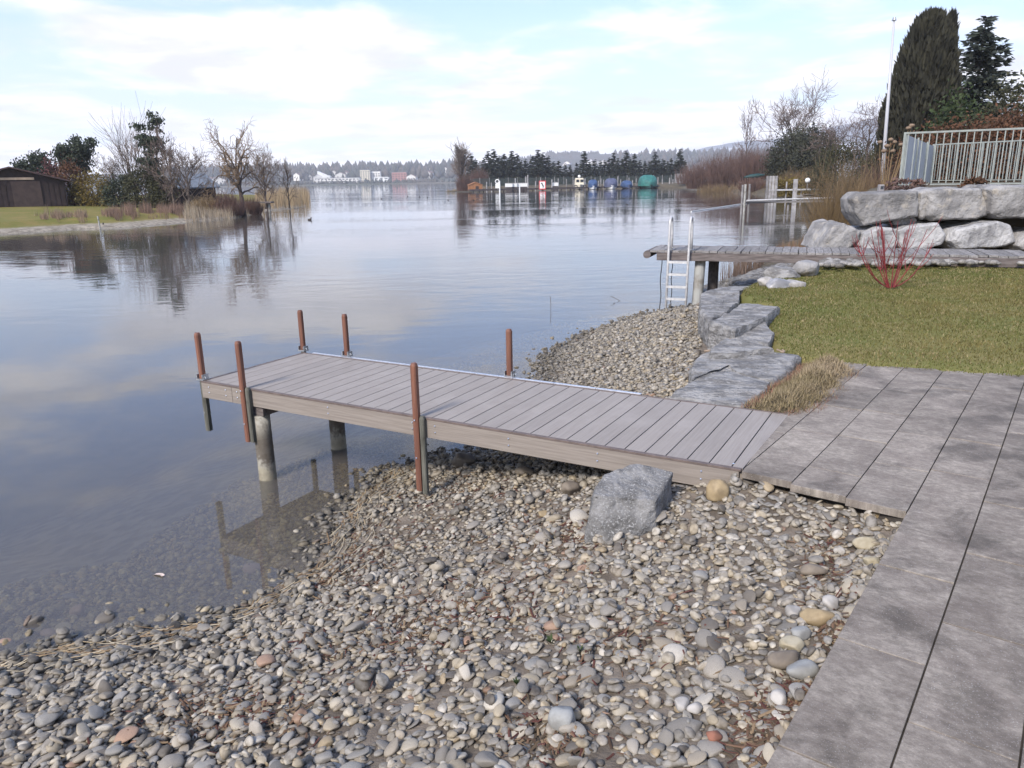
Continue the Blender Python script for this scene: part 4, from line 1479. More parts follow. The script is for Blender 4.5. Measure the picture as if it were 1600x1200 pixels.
# ================================================================ plants: builders
def branches(seed, h, trunk_r, n_main, levels, spread, first=0.25, up=0.35, kids=(3, 5), ratio=0.62, wob=0.18, trunk_h=None, lean=(0, 0), droop=0.0, twig_r=0.010, bare_top=False):
    """bare tree as a trunk polyline and lists of limb polylines"""
    r = np.random.default_rng(seed)
    th = trunk_h or h * 0.62
    k = 8
    zz = np.linspace(0, 1, k)
    trunk = np.stack([lean[0] * zz ** 1.5 + np.cumsum(r.normal(0, wob * .09, k)) * zz, lean[1] * zz ** 1.5 + np.cumsum(r.normal(0, wob * .09, k)) * zz, th * zz], 1)
    limbs = []

    def limb(p, d, L, rad, lev):
        n = 5
        pts = [p]
        q = p.copy()
        dd = d.copy()
        for i in range(n - 1):
            dd = dd + r.normal(0, wob, 3) + np.array([0, 0, up * 0.22 - droop * 0.3 * (i / n) * (1 if lev >= 2 else 0.3)])
            dd /= np.linalg.norm(dd)
            q = q + dd * L / (n - 1)
            pts.append(q.copy())
        pts = np.array(pts)
        limbs.append((pts, np.linspace(rad, max(rad * 0.45, twig_r * .7), n), lev))
        if lev < levels:
            for c in range(r.integers(kids[0], kids[1] + 1)):
                t = r.uniform(0.30, 1.0)
                i = min(int(t * (n - 1)), n - 2)
                f = t * (n - 1) - i
                pp = pts[i] * (1 - f) + pts[i + 1] * f
                a = r.uniform(0, 6.283)
                perp = np.cross(dd, [math.cos(a), math.sin(a), 0.3])
                perp /= np.linalg.norm(perp) + 1e-9
                nd = dd * 0.75 + perp * r.uniform(0.45, 0.95)
                nd /= np.linalg.norm(nd)
                limb(pp, nd, L * ratio * r.uniform(0.7, 1.15), max(rad * 0.5, twig_r), lev + 1)
    for m in range(n_main):
        t = first + (1 - first) * ((m + r.uniform(0, 1)) / n_main) ** .8
        i = min(int(t * (k - 1)), k - 2)
        f = t * (k - 1) - i
        p = trunk[i] * (1 - f) + trunk[i + 1] * f
        a = m * 2.4 + r.uniform(-.5, .5)
        el = up + (1 - up) * t * 0.7
        d = np.array([math.cos(a) * (1 - el * .7), math.sin(a) * (1 - el * .7), el])
        d /= np.linalg.norm(d)
        reach = min(spread / max(math.hypot(d[0], d[1]), .25), (h - p[2]) / max(d[2], .2))
        limb(p, d, reach * r.uniform(.62, .95), trunk_r * 0.5 * (1 - 0.5 * t), 1)
    if not bare_top:
        for q_ in range(3):
            d = np.array([r.normal(0, .3), r.normal(0, .3), 1.0])
            limb(trunk[-1], d / np.linalg.norm(d), (h - th) * r.uniform(.7, .95), trunk_r * 0.35, 1)
    return trunk, limbs


def bare_tree(name, label, cat, loc, seed, h, spread, trunk_r=0.12, n_main=9, levels=3, mat='twig', bark='bark', group=None, **kw):
    root = thing(name, label, cat, loc, 0, group)
    trunk, limbs = branches(seed, h, trunk_r, n_main, levels, spread, **kw)
    allp = np.vstack([p for p, _, _ in limbs])
    sz_ = h / max(np.percentile(allp[:, 2], 99.7), .1)
    cx_, cy_ = np.median(allp[:, 0]), np.median(allp[:, 1])
    sr_ = min(spread / max(np.percentile(np.hypot(allp[:, 0] - cx_, allp[:, 1] - cy_), 97), .1), 1.4)
    S_ = np.array([sr_, sr_, sz_])
    trunk = trunk * S_
    limbs = [(p * S_, r_w, lv) for p, r_w, lv in limbs]
    mb = MB()
    mb.tube(trunk, np.linspace(trunk_r, trunk_r * .35, len(trunk)), 7)
    mb.build('trunk', M[bark], root, smooth=True)
    mb, tw = MB(), MB()
    for pts, rad, lev in limbs:
        (mb if lev == 1 else tw).tube(pts, rad, 5 if lev == 1 else 3, cap=False)
    mb.build('limbs', M[bark], root, smooth=True)
    if tw.n:
        tw.build('twigs', M[mat], root)
    return root


def stem_shrub(name, label, cat, loc, seed, n, h, rx, ry, mat, wd=0.012, curve=0.35, forks=2, group=None, base=0.25, hvar=0.35):
    """many thin stems fanning out from a rootstock, each forking"""
    r = np.random.default_rng(seed)
    root = thing(name, label, cat, loc, 0, group)
    V, T = [], []
    n0 = 0

    def stem(p, d, L, w_):
        nonlocal n0
        k = 4
        pts = [p]
        for i in range(k - 1):
            d = d + r.normal(0, .10, 3) + np.array([0, 0, .10])
            d = d / np.linalg.norm(d)
            pts.append(pts[-1] + d * L / (k - 1))
        pts = np.array(pts)
        a = r.uniform(0, 6.28)
        ring = np.array([[math.cos(a + j * 2.094), math.sin(a + j * 2.094), 0] for j in range(3)])
        ws = np.linspace(w_, w_ * .35, k)
        V.append((pts[:, None] + ring[None] * ws[:, None, None] * .5).reshape(-1, 3))
        for i in range(k - 1):
            for j in range(3):
                T.append((n0 + i * 3 + j, n0 + i * 3 + (j + 1) % 3, n0 + i * 3 + 3 + (j + 1) % 3, n0 + i * 3 + 3 + j))
        n0 += 3 * k
        return pts, d
    for i in range(n):
        a = r.uniform(0, 6.283)
        q = math.sqrt(r.random())
        p = np.array([math.cos(a) * q * rx * base, math.sin(a) * q * ry * base, 0])
        end = np.array([math.cos(a) * q * rx, math.sin(a) * q * ry, h * (1 - curve * q * q) * r.uniform(1 - hvar, 1.05)])
        d = end - p
        L = np.linalg.norm(d)
        pts, d2 = stem(p, d / L, L * .72, wd)
        for f in range(forks):
            nd = d2 + r.normal(0, .38, 3)
            nd /= np.linalg.norm(nd)
            stem(pts[r.integers(1, 4)], nd, L * r.uniform(.25, .45), wd * .6)
    link('stems', tri_mesh('stems', np.vstack(V), T, M[mat]), root)
    return root


def leaf_points(r, n, rad, clumps=40, shell=0.55, csize=0.22):
    """leaf centres in clumps through an ellipsoid, denser towards its surface"""
    d = r.normal(size=(clumps, 3))
    d /= np.linalg.norm(d, axis=1)[:, None]
    c = d * (shell + (1 - shell) * r.random((clumps, 1)) ** .5)
    k = r.integers(clumps, size=n)
    p = c[k] + r.normal(0, csize, (n, 3))
    return p * np.asarray(rad)


def leaf_quads(P, size, r, upright=0.0):
    n = len(P)
    a = r.normal(size=(n, 3))
    a[:, 2] += upright * 3
    a /= np.linalg.norm(a, axis=1)[:, None]
    b_ = np.cross(a, r.normal(size=(n, 3)))
    b_ /= np.linalg.norm(b_, axis=1)[:, None] + 1e-9
    s = size * r.uniform(.6, 1.4, (n, 1))
    V = np.stack([P - a * s * .5, P + b_ * s * .28, P + a * s * .5, P - b_ * s * .28], 1).reshape(-1, 3)
    return V, np.arange(4 * n).reshape(-1, 4)


def leaf_shrub(name, label, cat, loc, seed, rad, n, size, mat, group=None, clumps=60, zc=0.75, upright=0.0, csize=0.2, trunk=True, core=None):
    r = np.random.default_rng(seed)
    root = thing(name, label, cat, loc, 0, group)
    P = leaf_points(r, n, rad, clumps, .6, csize) + np.array([0, 0, rad[2] * zc])
    P = P[P[:, 2] > 0.02]
    V, Q = leaf_quads(P, size, r, upright)
    link('foliage', tri_mesh('foliage', V, Q, M[mat]), root)
    mb = MB()
    for i in range(7):
        a = i * .9 + r.uniform(0, .5)
        e = np.array([math.cos(a) * rad[0] * .55, math.sin(a) * rad[1] * .55, rad[2] * (zc + .45)])
        mb.tube([(0, 0, -.05), e * np.array([.35, .35, .5]), e], [.05 * rad[2], .03 * rad[2], .012 * rad[2]], 5)
    mb.build('stems', M['bark'], root)
    return root


def conifer(name, label, cat, loc, seed, h, rad, mat='spruce', whorls=22, per=7, size=0.16, droop=.25, group=None, dens=26, first=.06, gap=0.0, crown_pow=0.9):
    r = np.random.default_rng(seed)
    root = thing(name, label, cat, loc, 0, group)
    mb = MB()
    mb.tube([(0, 0, -.1), (0.01 * h * r.normal(), 0, h * .5), (0, 0, h * .985)], [h * .018, h * .011, h * .002], 6)
    mb.build('trunk', M['bark'], root)
    P, D = [], []
    bm_ = MB()
    for w_ in range(whorls):
        t = first + (1 - first) * (w_ + r.uniform(-.3, .3)) / whorls
        t = min(max(t, first), .985)
        L0 = rad * (1 - t) ** crown_pow + .03 * h * (1 - t) + .012 * h
        for b_ in range(per):
            if r.random() < gap:
                continue
            a = r.uniform(0, 6.283)
            tt = min(max(t + r.normal(0, .55 / whorls), first), .985)
            L = L0 * r.uniform(.62, 1.18)
            k = max(4, int(dens * L / rad))
            s = np.sort(r.random(k)) ** .8
            z = h * tt - droop * r.uniform(.5, 1.6) * L * s + .32 * droop * L * s ** 3 * 2 + (.25 * L * s if t > .75 else 0)
            x, y = math.cos(a) * L * s, math.sin(a) * L * s
            wdt = .16 * L * (1 - s * .6)
            off = r.normal(0, 1, (k, 2)) * wdt[:, None]
            P.append(np.stack([x - math.sin(a) * off[:, 0], y + math.cos(a) * off[:, 0], z + off[:, 1] * .6 - .03 * L - abs(off[:, 0]) * .35], 1))
            dv = np.array([math.cos(a), math.sin(a), -droop * .5])
            sd_ = np.array([-math.sin(a), math.cos(a), -.2])
            D.append(dv[None] + sd_[None] * np.sign(off[:, :1]) * r.uniform(.3, 1.1, (k, 1)) + r.normal(0, .22, (k, 3)))
            bm_.tube([(0, 0, h * tt), (x[-1], y[-1], z[-1])], [.006 * h * (1 - t) + .004, .003], 3, cap=False)
    bm_.build('limbs', M['bark'], root)
    P, D = np.vstack(P), np.vstack(D)
    D /= np.linalg.norm(D, axis=1)[:, None]
    sz = size * r.uniform(.7, 1.35, (len(P), 1))
    S = np.cross(D, r.normal(size=D.shape))
    S /= np.linalg.norm(S, axis=1)[:, None] + 1e-9
    V = np.stack([P - D * sz * .35, P + S * sz * .2, P + D * sz * .75, P - S * sz * .2], 1).reshape(-1, 3)
    link('crown', tri_mesh('crown', V, np.arange(len(V)).reshape(-1, 4), M[mat]), root)
    return root


def ground(fn, x, y):
    return float(fn(np.array([float(x)]), np.array([float(y)]))[0])


def placed(px, Y, fn=None, z=None):
    """foot of a thing seen at photo column px and distance Y"""
    x = atY(px, 285, Y)[0]
    return (x, Y, (ground(fn, x, Y) if fn is not None else z) - 0.03)


# ================================================================ the old plank jetty and its ladder
JZ = 1.12
J0, J1 = atY(1015, 391, 14.75)[:2], np.array((8.7, 12.45))
ju = (J1 - J0) / np.linalg.norm(J1 - J0)
jlen = np.linalg.norm(J1 - J0)
old = thing('plank_jetty', 'old weathered grey plank jetty on round piles beside the boulder wall', 'jetty', (*J0, JZ), math.atan2(ju[1], ju[0]))
mb = MB()
mb.box((0, 0, 0), (0.066, 0.60, 0.018))
pl_me = [mb.mesh('plank', M['oldwood'])]
npl = int(jlen / 0.142)
for i in range(npl):
    o = link('plank', pl_me[0], old, (0.07 + i * 0.142 + rng.normal(0, .002), 0.60 + rng.normal(0, .012), -0.018 + rng.normal(0, .003)))
    o.rotation_euler = (rng.normal(0, .004), rng.normal(0, .02), rng.normal(0, .006))
for y in (0.03, 1.12):
    mb = MB()
    mb.box((jlen / 2 + .06, y, -0.115), (jlen / 2 - .08, 0.045, 0.075))
    bevel(mb.build('side_beam', M['oldbeam'], old), .008, 2)
mb = MB()
mb.tube([(-.05, .0, -.085), (-.05, .45, -.085), (-.05, 1.15, -.085)], .075, 12)
mb.build('end_beam', M['oldbeam'], old)
JM = np.array([[ju[0], ju[1], 0], [-ju[1], ju[0], 0], [0, 0, 1.0]])


def jold(p):
    return JM @ (np.asarray(p, float) - np.array([*J0, JZ]))


for px, py, mt, rr in ((1090, 462, 'palepile', .10), (1113, 452, 'darkpile', .10)):
    q = jold(atY(px, py, 14.6 if px < 1100 else 15.0))
    top = jold(atY(px + (5 if px < 1100 else 3), 400, 14.6 if px < 1100 else 15.0))
    mb = MB()
    d = top - q
    a, b_ = q - d * 1.2, q + d * (-.19 - q[2]) / d[2]
    mb.tube([a + (b_ - a) * t for t in np.linspace(0, 1, 6)], rr, 16)
    mb.build('pile', M[mt], old, smooth=False)
mb = MB()
mb.tube([(6.2, .55, -1.6), (6.2, .55, -.2)], .1, 14)
mb.build('pile', M['darkpile'], old)

lx = [float(jold(atY(px, 393, 14.55))[0]) for px in (1045, 1078)]
lad = thing('ladder', 'stainless steel bathing ladder with two hooped rails on the end of the plank jetty', 'ladder', (*J0, JZ), math.atan2(ju[1], ju[0]))
for x in lx:
    mb = MB()
    pts = [(x - .02, -.10, -1.75), (x, -.10, -.2), (x + .01, -.10, .50)]
    for t in np.linspace(0, math.pi, 9):
        pts.append((x + .01 + .0, -.10 + .13 * (1 - math.cos(t)), .52 + .10 * math.sin(t)))
    pts += [(x + .015, .16, .3), (x + .015, .16, .02)]
    mb.tube(pts, .023, 10)
    mb.build('rail', M['ladder'], lad, smooth=True)
    mb = MB()
    mb.box((x + .015, .16, .012), (.05, .05, .008))
    mb.build('foot_plate', M['steel'], lad)
for i in range(7):
    z = -.21 - i * .235
    mb = MB()
    mb.box(((lx[0] + lx[1]) / 2 - .01, -.10, z), ((lx[1] - lx[0]) / 2, .03, .021))
    mb.build('rung', M['ladder'], lad)
for k, (px, lb) in enumerate(((1034, 'thin dark line hanging from the tip of the plank jetty into the water'), (1051, 'thin dark line hanging behind the steel ladder, with a knot at its top'))):
    Y = 14.75 if k == 0 else 15.5
    p = atY(px, 398, Y)
    mb = MB()
    n_ = 10
    mb.tube([(.012 * math.sin(i * 1.3), 0, -(p[2] + .3) * i / n_) for i in range(n_ + 1)], .009, 5)
    if k:
        mb.tube([(0, 0, .01), (.03, 0, -.06), (.0, 0, -.12)], [.02, .035, .012], 6)
    tag(mb.build('line', M['rubber'], None, loc=p), lb, 'rope')

# ================================================================ wall of boulders
wall = thing('boulder_wall', 'retaining wall of huge grey boulders in two courses behind the plank jetty', 'wall', (7.5, 15.2, 0.95))


def wall_rock(px0, py0, px1, py1, Y, mat, seed, depth=.95, pts=None, sub=None):
    """rough block filling the surveyed outline, pts as fractions of its box"""
    pts = pts or [(0, .12), (.10, 0), (.9, .03), (1, .15), (.98, .85), (.88, 1), (.1, 1), (.0, .85)]
    P = []
    for (u, v) in pts:
        q = atY(px0 + (px1 - px0) * u, py0 + (py1 - py0) * v, Y)
        P.append(q)
    P = np.array(P)
    c = P.mean(0)
    L = []
    for dy, s in ((-.15, .86), (-.10, .97), (.06, 1.0), (depth, .97)):
        for q in P:
            L.append(((q[0] - c[0]) * s, dy, (q[2] - c[2]) * s))
    me = hull_rock('stone', L, M[mat], seed, 4, .045, 4.2, .022)
    o = link('stone', me, wall)
    o.location = c - np.array([7.5, 15.2, .95])
    return o


wall_rock(1326, 300, 1434, 353, 15.15, 'wallrock', 1, .5, pts=[(.02, .2), (.12, .02), (.55, -.02), (.98, -.06), (1, .35), (.98, .72), (.55, .86), (.18, 1), (.04, .6)])
wall_rock(1430, 296, 1448, 342, 15.2, 'wallrock', 2, .3, pts=[(.1, .1), (.6, 0), (1, .2), (.8, .9), (.3, 1), (0, .7)])
wall_rock(1446, 293, 1540, 345, 15.05, 'wallrock', 3, pts=[(.03, .1), (.3, .0), (.88, .0), (1, .45), (.98, .85), (.8, .95), (.1, 1), (-.02, .85)])
wall_rock(1543, 289, 1668, 342, 14.85, 'wallrock', 4)
wall_rock(1532, 292, 1546, 315, 15.05, 'wallrock', 12, .3)
wall_rock(1276, 346, 1342, 390, 15.1, 'wallrock', 5, pts=[(0, 1), (.12, .6), (.35, .08), (.6, 0), (1, .35), (.95, .7), (.7, 1)])
wall_rock(1338, 352, 1402, 391, 15.0, 'whiterock', 6, pts=[(.0, .8), (.12, .3), (.5, .05), (.85, .1), (1, .6), (.9, 1), (.1, 1)])
wall_rock(1394, 347, 1473, 390, 14.95, 'whiterock', 7, pts=[(.05, .8), (.1, .3), (.35, .1), (.85, .0), (1, .4), (.95, .8), (.6, 1), (.1, 1)])
wall_rock(1479, 344, 1583, 390, 14.8, 'whiterock', 8, pts=[(.0, .7), (.1, .3), (.45, .1), (.75, .0), (.93, .15), (1, .75), (.7, .95), (.1, 1)])
wall_rock(1584, 358, 1670, 392, 14.65, 'wallrock', 9, pts=[(.0, .75), (.2, .2), (.6, .0), (1, .1), (1, 1), (.05, 1)])
wall_rock(1388, 338, 1430, 352, 15.35, 'wallrock', 10, .3)
wall_rock(1670, 290, 1800, 350, 14.4, 'wallrock', 13)
wall_rock(1672, 350, 1810, 394, 14.2, 'wallrock', 14)
wall_rock(1806, 288, 1940, 348, 13.9, 'wallrock', 15)
wall_rock(1814, 350, 1960, 394, 13.7, 'whiterock', 16)
wall_rock(1946, 286, 2090, 350, 13.4, 'wallrock', 17)
wall_rock(1964, 352, 2100, 394, 13.3, 'wallrock', 18)
# earth and dead leaves in the joints
r_ = np.random.default_rng(8)
P = np.stack([r_.uniform(6.9, 11, 2600), 15.35 - r_.uniform(0, .25, 2600), r_.uniform(.95, 2.1, 2600)], 1)
P[:, 1] -= (P[:, 0] - 7) * .16
# small stones along the foot of the jetty and at the water beyond
V, T = ICO[2]
pv, pt, pc = [], [], []
n0 = 0
for i in range(1150):
    if i < 260:
        px = r_.uniform(1280, 1600)
        q = at(px, 412 - (px - 1280) * .012 + r_.normal(0, 2.2), 1.0)
        s = r_.uniform(.035, .085)
    else:
        px = r_.uniform(1100, 1235)
        py_ = 452 - (px - 1100) * .30 + abs(r_.normal(0, 9))
        q = at(px, py_, .5)
        q = at(px, py_, max(ground(bank_z, q[0], q[1]), .02))
        s = r_.uniform(.05, .12)
    v = V * (1 + .2 * fbm(V * 1.2 + i, i, 2))[:, None] * np.array([s, s * .8, s * .6]) + q + np.array([0, 0, s * .2])
    pv.append(v)
    pt.append(T + n0)
    n0 += len(V)
    pc.append(np.repeat((np.array([(.24, .225, .205), (.18, .17, .155), (.31, .295, .275), (.14, .13, .115)][r_.integers(4)]) * (1 if i < 260 else .75))[None], len(V), 0))
tag(link('gravel_strip', tri_mesh('gravel_strip', np.vstack(pv), np.vstack(pt), M['pebble'], np.vstack(pc), smooth=True)), kind='stuff')
# two rocks by the lawn tip, pale rubble sacks
for px, py, zz, rad, mt, rz, lb in ((1262, 420, 1.0, (.34, .22, .17), 'wallrock', .5, 'slanting pale rock under the plank jetty at the far corner of the lawn'),
                                    (1218, 432, .90, (.36, .24, .2), 'slabrock', .1, 'low brown-grey rock behind the white sacks'), (1098, 478, .12, (.14, .12, .13), 'brownstone', .2, 'small brown rock wedged between the gravel mound and the farthest flat rock')):
    p = at(px, py, zz)
    tag(blob('rock', M[mt], p, rad, px, rz, .1, 4, .25, flat=.75), lb, 'rock')
for px, py, rad, mt, lb in ((1197, 444, (.16, .11, .10), 'whitestone', 'white stone at the left end of the heap on the lawn tip'), (1217, 446, (.26, .15, .10), 'bag', 'grey-white plastic sack in the middle of the heap on the lawn tip'),
                            (1240, 445, (.19, .13, .09), 'whitestone', 'white rubble lump at the right end of the heap on the lawn tip')):
    p = at(px, py, .92)
    tag(blob('sack' if mt == 'bag' else 'rock', M[mt], p, rad, px, .2, .1, 3, .25), lb, 'sack' if mt == 'bag' else 'rock')

# red dogwood on the lawn
p = at(1392, 447, .93)
root = thing('dogwood', 'small bare shrub with bright red stems growing in the lawn', 'shrub', p)
r_ = np.random.default_rng(3)
mb, tw = MB(), MB()
for i in range(14):
    a = r_.uniform(0, 6.28)
    q = r_.uniform(.25, 1)
    e = np.array([math.cos(a) * .62 * q, math.sin(a) * .4 * q, .98 - .45 * q * q + r_.normal(0, .06)])
    pts = np.array([np.array([math.cos(a) * .04, math.sin(a) * .04, -.02]) * (1 - t) + e * t + np.array([0, 0, -.16 * math.sin(t * math.pi) * q]) for t in np.linspace(0, 1, 6)])
    mb.tube(pts, np.linspace(.008, .0035, 6), 5)
    for f in range(5):
        k = r_.integers(2, 5)
        d = pts[k + 1] - pts[k] if k < 5 else pts[5] - pts[4]
        d = d / np.linalg.norm(d) + r_.normal(0, .45, 3)
        L = r_.uniform(.12, .3)
        tw.tube([pts[k], pts[k] + d * L * .5 + (0, 0, .02), pts[k] + d * L * .8 + (0, 0, .08)], [.0045, .004, .003], 4)
mb.build('stems', M['redtwig'], root)
tw.build('twigs', M['redtwig'], root)

# ================================================================ garden above the wall: railing, plants
def railing(name, label, p0, p1, z, h, n, panel_to=None, posts=(0, 1)):
    p0, p1 = np.array(p0, float), np.array(p1, float)
    d = p1 - p0
    L = np.linalg.norm(d)
    root = thing(name, label, 'railing', (*p0, z), math.atan2(d[1], d[0]))
    for zz, nm in ((h - .02, 'top_rail'), (.09, 'bottom_rail')):
        mb = MB()
        mb.box((L / 2, 0, zz), (L / 2 + .02, .022, .014 if nm == 'bottom_rail' else .02))
        mb.build(nm, M['railmetal'], root)
    mb = MB()
    mb.box((0, 0, (h - .12) / 2 + .1), (.011, .011, (h - .15) / 2))
    bar = mb.mesh('bar', M['railmetal'])
    for i in range(n):
        link('bar', bar, root, (L * (i + .5) / n, 0, 0))
    mb = MB()
    mb.box((0, 0, h / 2 - .1), (.024, .024, h / 2 + .1))
    pst = mb.mesh('post', M['railmetal'])
    for t in posts:
        link('post', pst, root, (L * t, 0, 0))
    return root


f0, f1 = atY(1405, 292, 18)[:2], atY(1600, 287, 16.8)[:2]
f1x = f0 + (f1 - f0) * 2.2
railing('railing', 'pale green metal railing nearest the boulder wall', f0, f1x, 2.13, 1.24, 37, posts=(0, .45, .9))
b0, b1 = atY(1452, 284, 26.5)[:2], atY(1600, 284, 24)[:2]
railing('railing', 'pale green metal railing farther back, in front of the brown hedge', b0, b0 + (b1 - b0) * 1.8, 2.13, 1.27, 54, posts=(0, .3, .6, .9))
d = b0 - f0
L = np.linalg.norm(d)
root = thing('screen_panel', 'blue-grey frosted screen panel at the left end of the railings', 'screen', (*f0, 2.13), math.atan2(d[1], d[0]))
mb = MB()
mb.box((L / 2, 0, .62), (L / 2 - .05, .012, .58))
mb.build('sheet', M['panel'], root)
for k in range(4):
    mb = MB()
    mb.box((.03 + (L - .06) * k / 3, -.03, .58), (.02, .02, .66))
    mb.build('post', M['railmetal'], root)

FL = placed(1380, 32, bank_z)
pole = thing('flagpole', 'tall white flagpole without a flag, left of the dark columnar cypress', 'flagpole', FL)
top = atY(1397, 32, 32)
mb = MB()
mb.tube([(0, 0, 0), (top[0] - FL[0]) * .5 * np.array([1, 0, 0]) + (0, 0, (top[2] - FL[2]) * .5), (top[0] - FL[0], 0, top[2] - FL[2])], [.085, .065, .04], 12)
mb.build('shaft', M['pole'], pole, smooth=True)
mb = MB()
mb.tube([(top[0] - FL[0], 0, top[2] - FL[2]), (top[0] - FL[0], 0, top[2] - FL[2] + .12)], [.09, .05], 10)
mb.build('cap', M['steel'], pole)

# big cypress: upright sprays through a tall cone
def cypress(name, label, loc, seed, h, rad, n, size=.3, taper=.75):
    r = np.random.default_rng(seed)
    root = thing(name, label, 'tree', loc)
    prof = lambda t: np.clip(np.minimum(1, (t + .18) / .36) * (1 - t ** 1.6) ** taper, 0, 1)
    npl_ = 90
    ka = r.uniform(0, 6.283, npl_)
    kt = np.concatenate([r.uniform(.30, .97, npl_ - 6), r.uniform(.95, 1.0, 6)])
    kr = rad * prof(kt) * r.uniform(.55, .98, npl_) * .9
    kl = r.uniform(.22, .42, npl_)
    kw = rad * r.uniform(.16, .27, npl_)
    k = r.integers(npl_, size=n)
    s = r.random(n)
    t = kt[k] - kl[k] * (1 - s)
    wv = kw[k] * np.minimum(1, (1 - s) * 2.2) ** .6
    aa = r.uniform(0, 6.283, n)
    ax_ = kr[k] * (.75 + .25 * s)
    P = np.stack([np.cos(ka[k]) * ax_ + np.cos(aa) * wv, np.sin(ka[k]) * ax_ + np.sin(aa) * wv, t * h], 1)
    fill = r.random(n) < .30
    tf = r.random(n) ** .8
    af = r.uniform(0, 6.283, n)
    rf = rad * prof(tf) * r.random(n) ** .4 * .92
    P = np.where(fill[:, None], np.stack([np.cos(af) * rf, np.sin(af) * rf, tf * h], 1), P)
    P[:, 2] = np.maximum(P[:, 2], .1)
    a = np.arctan2(P[:, 1], P[:, 0])
    D = np.stack([np.cos(a) * .28, np.sin(a) * .28, np.ones(n)], 1) + r.normal(0, .16, (n, 3))
    D /= np.linalg.norm(D, axis=1)[:, None]
    S = np.cross(D, r.normal(size=(n, 3)))
    S /= np.linalg.norm(S, axis=1)[:, None] + 1e-9
    s = size * r.uniform(.6, 1.4, (n, 1))
    V = np.stack([P - D * s * .4, P + S * s * .17, P + D * s * .8, P - S * s * .17], 1).reshape(-1, 3)
    link('crown', tri_mesh('crown', V, np.arange(4 * n).reshape(-1, 4), M['cypress']), root)
    mb = MB()
    mb.tube([(0, 0, -.1), (0, 0, h * .8)], [rad * .12, .03], 7)
    mb.build('trunk', M['bark'], root)
    return root


def tree_h(pxt, pyt, loc):
    return atY(pxt, pyt, loc[1])[2] - loc[2]


c0 = placed(1426, 42, bank_z)
cypress('cypress', 'massive dark brown-green columnar cypress right of the flagpole', c0, 5, tree_h(1445, 20, c0), 2.4, 36000, .34, .42)
c1 = placed(1456, 42.4, bank_z)
cypress('cypress', 'slimmer cypress spire growing against the right side of the massive one', c1, 9, tree_h(1473, 20, c1), .8, 10000, .32, .45)
s0 = placed(1506, 45, bank_z)
conifer('spruce', 'ragged green spruce with drooping boughs right of the cypresses', 'tree', s0, 12, tree_h(1520, 24, s0), 3.4, 'spruce', 38, 10, .36, .22, dens=50, gap=.10, crown_pow=.72)
# bare trees behind the right bank
for px, Y, pyt, sp, sd, nm, lb, kw in (
    (1233, 110, 118, 6.0, 4, 'bare_tree', 'wide bare tree rising behind the round dark evergreen bush', dict(n_main=15, levels=4, kids=(3, 4), trunk_r=.22, first=.35, up=.30, twig_r=.026)),
    (1163, 152, 158, 2.4, 6, 'bare_tree', 'slender bare tree left of the wide one on the right bank', dict(n_main=12, levels=3, kids=(3, 4), trunk_r=.17, first=.35, up=.55, twig_r=.03)),
    (1306, 72, 165, 3.4, 8, 'bare_tree', 'low crooked bare fruit tree left of the flagpole, behind the ochre willow', dict(n_main=9, levels=4, kids=(3, 4), trunk_r=.13, first=.3, up=.35, wob=.3, twig_r=.012)),
    (1350, 64, 152, 2.6, 10, 'bare_tree', 'bare fruit tree with upright shoots right beside the flagpole', dict(n_main=9, levels=4, kids=(3, 4), trunk_r=.13, first=.3, up=.5, wob=.28, twig_r=.012))):
    l0 = placed(px, Y, bank_z)
    bare_tree(nm, lb, 'tree', l0, sd, tree_h(px, pyt, l0), sp, **kw)
# evergreens and shrubs along the right bank
l0 = placed(1236, 98, bank_z)
leaf_shrub('evergreen_bush', 'big round dark evergreen bush on the right bank', 'bush', l0, 20, (2.9, 2.6, 3.6), 12000, .27, 'laurel', clumps=150, zc=.95, csize=.16)
l0 = placed(1272, 92, bank_z)
leaf_shrub('evergreen_bush', 'dark evergreen bush with a flat top, right of the big round one', 'bush', l0, 21, (2.2, 2.0, 3.2), 9000, .26, 'laurel', clumps=120, zc=1.15, csize=.17)
for px, Y, rad, n, lb in ((1325, 70, (3.2, 1.5, 2.4), 9000, 'long dark hedge below the crooked fruit tree'), (1390, 44, (1.5, 1.2, 1.8), 6000, 'dark leafless-looking bush at the foot of the massive cypress')):
    l0 = placed(px, Y, bank_z)
    leaf_shrub('hedge_bush', lb, 'bush', l0, int(px), rad, n, .17, 'olive', clumps=130, zc=.95, csize=.18)
for px, Y, h, rx, n, mt, sd, wd, lb in (
    (1306, 20.5, 2.6, 1.0, 300, 'ochrestem', 31, .016, 'tall ochre willow shrub leaning over the water at the end of the boulder wall'),
    (1345, 24, 2.5, 1.1, 260, 'ochrestem', 37, .018, 'ochre stemmed shrub just right of the tall willow shrub'),
    (1378, 27, 2.6, 1.3, 330, 'brownstem', 32, .018, 'purplish brown thicket left of the frosted screen panel'),
    (1246, 91, 3.2, 3.0, 420, 'ochrestem', 33, .045, 'low golden shrub below the round dark evergreen'),
    (1280, 80, 3.4, 2.2, 360, 'ochrestem', 38, .04, 'low golden-brown shrub between the round evergreen and the tall willow'),
):
    l0 = placed(px, Y, bank_z)
    stem_shrub('shrub', lb, 'shrub', l0, sd, n, h, rx, rx * .8, mt, wd, forks=3)
l0 = placed(1240, 89, bank_z)
leaf_shrub('shrub', 'yellow-green shrub glowing at the water under the evergreen bushes', 'shrub', l0, 41, (2.6, 1.2, 1.1), 3200, .24, 'yellowleaf', clumps=60, zc=.8)
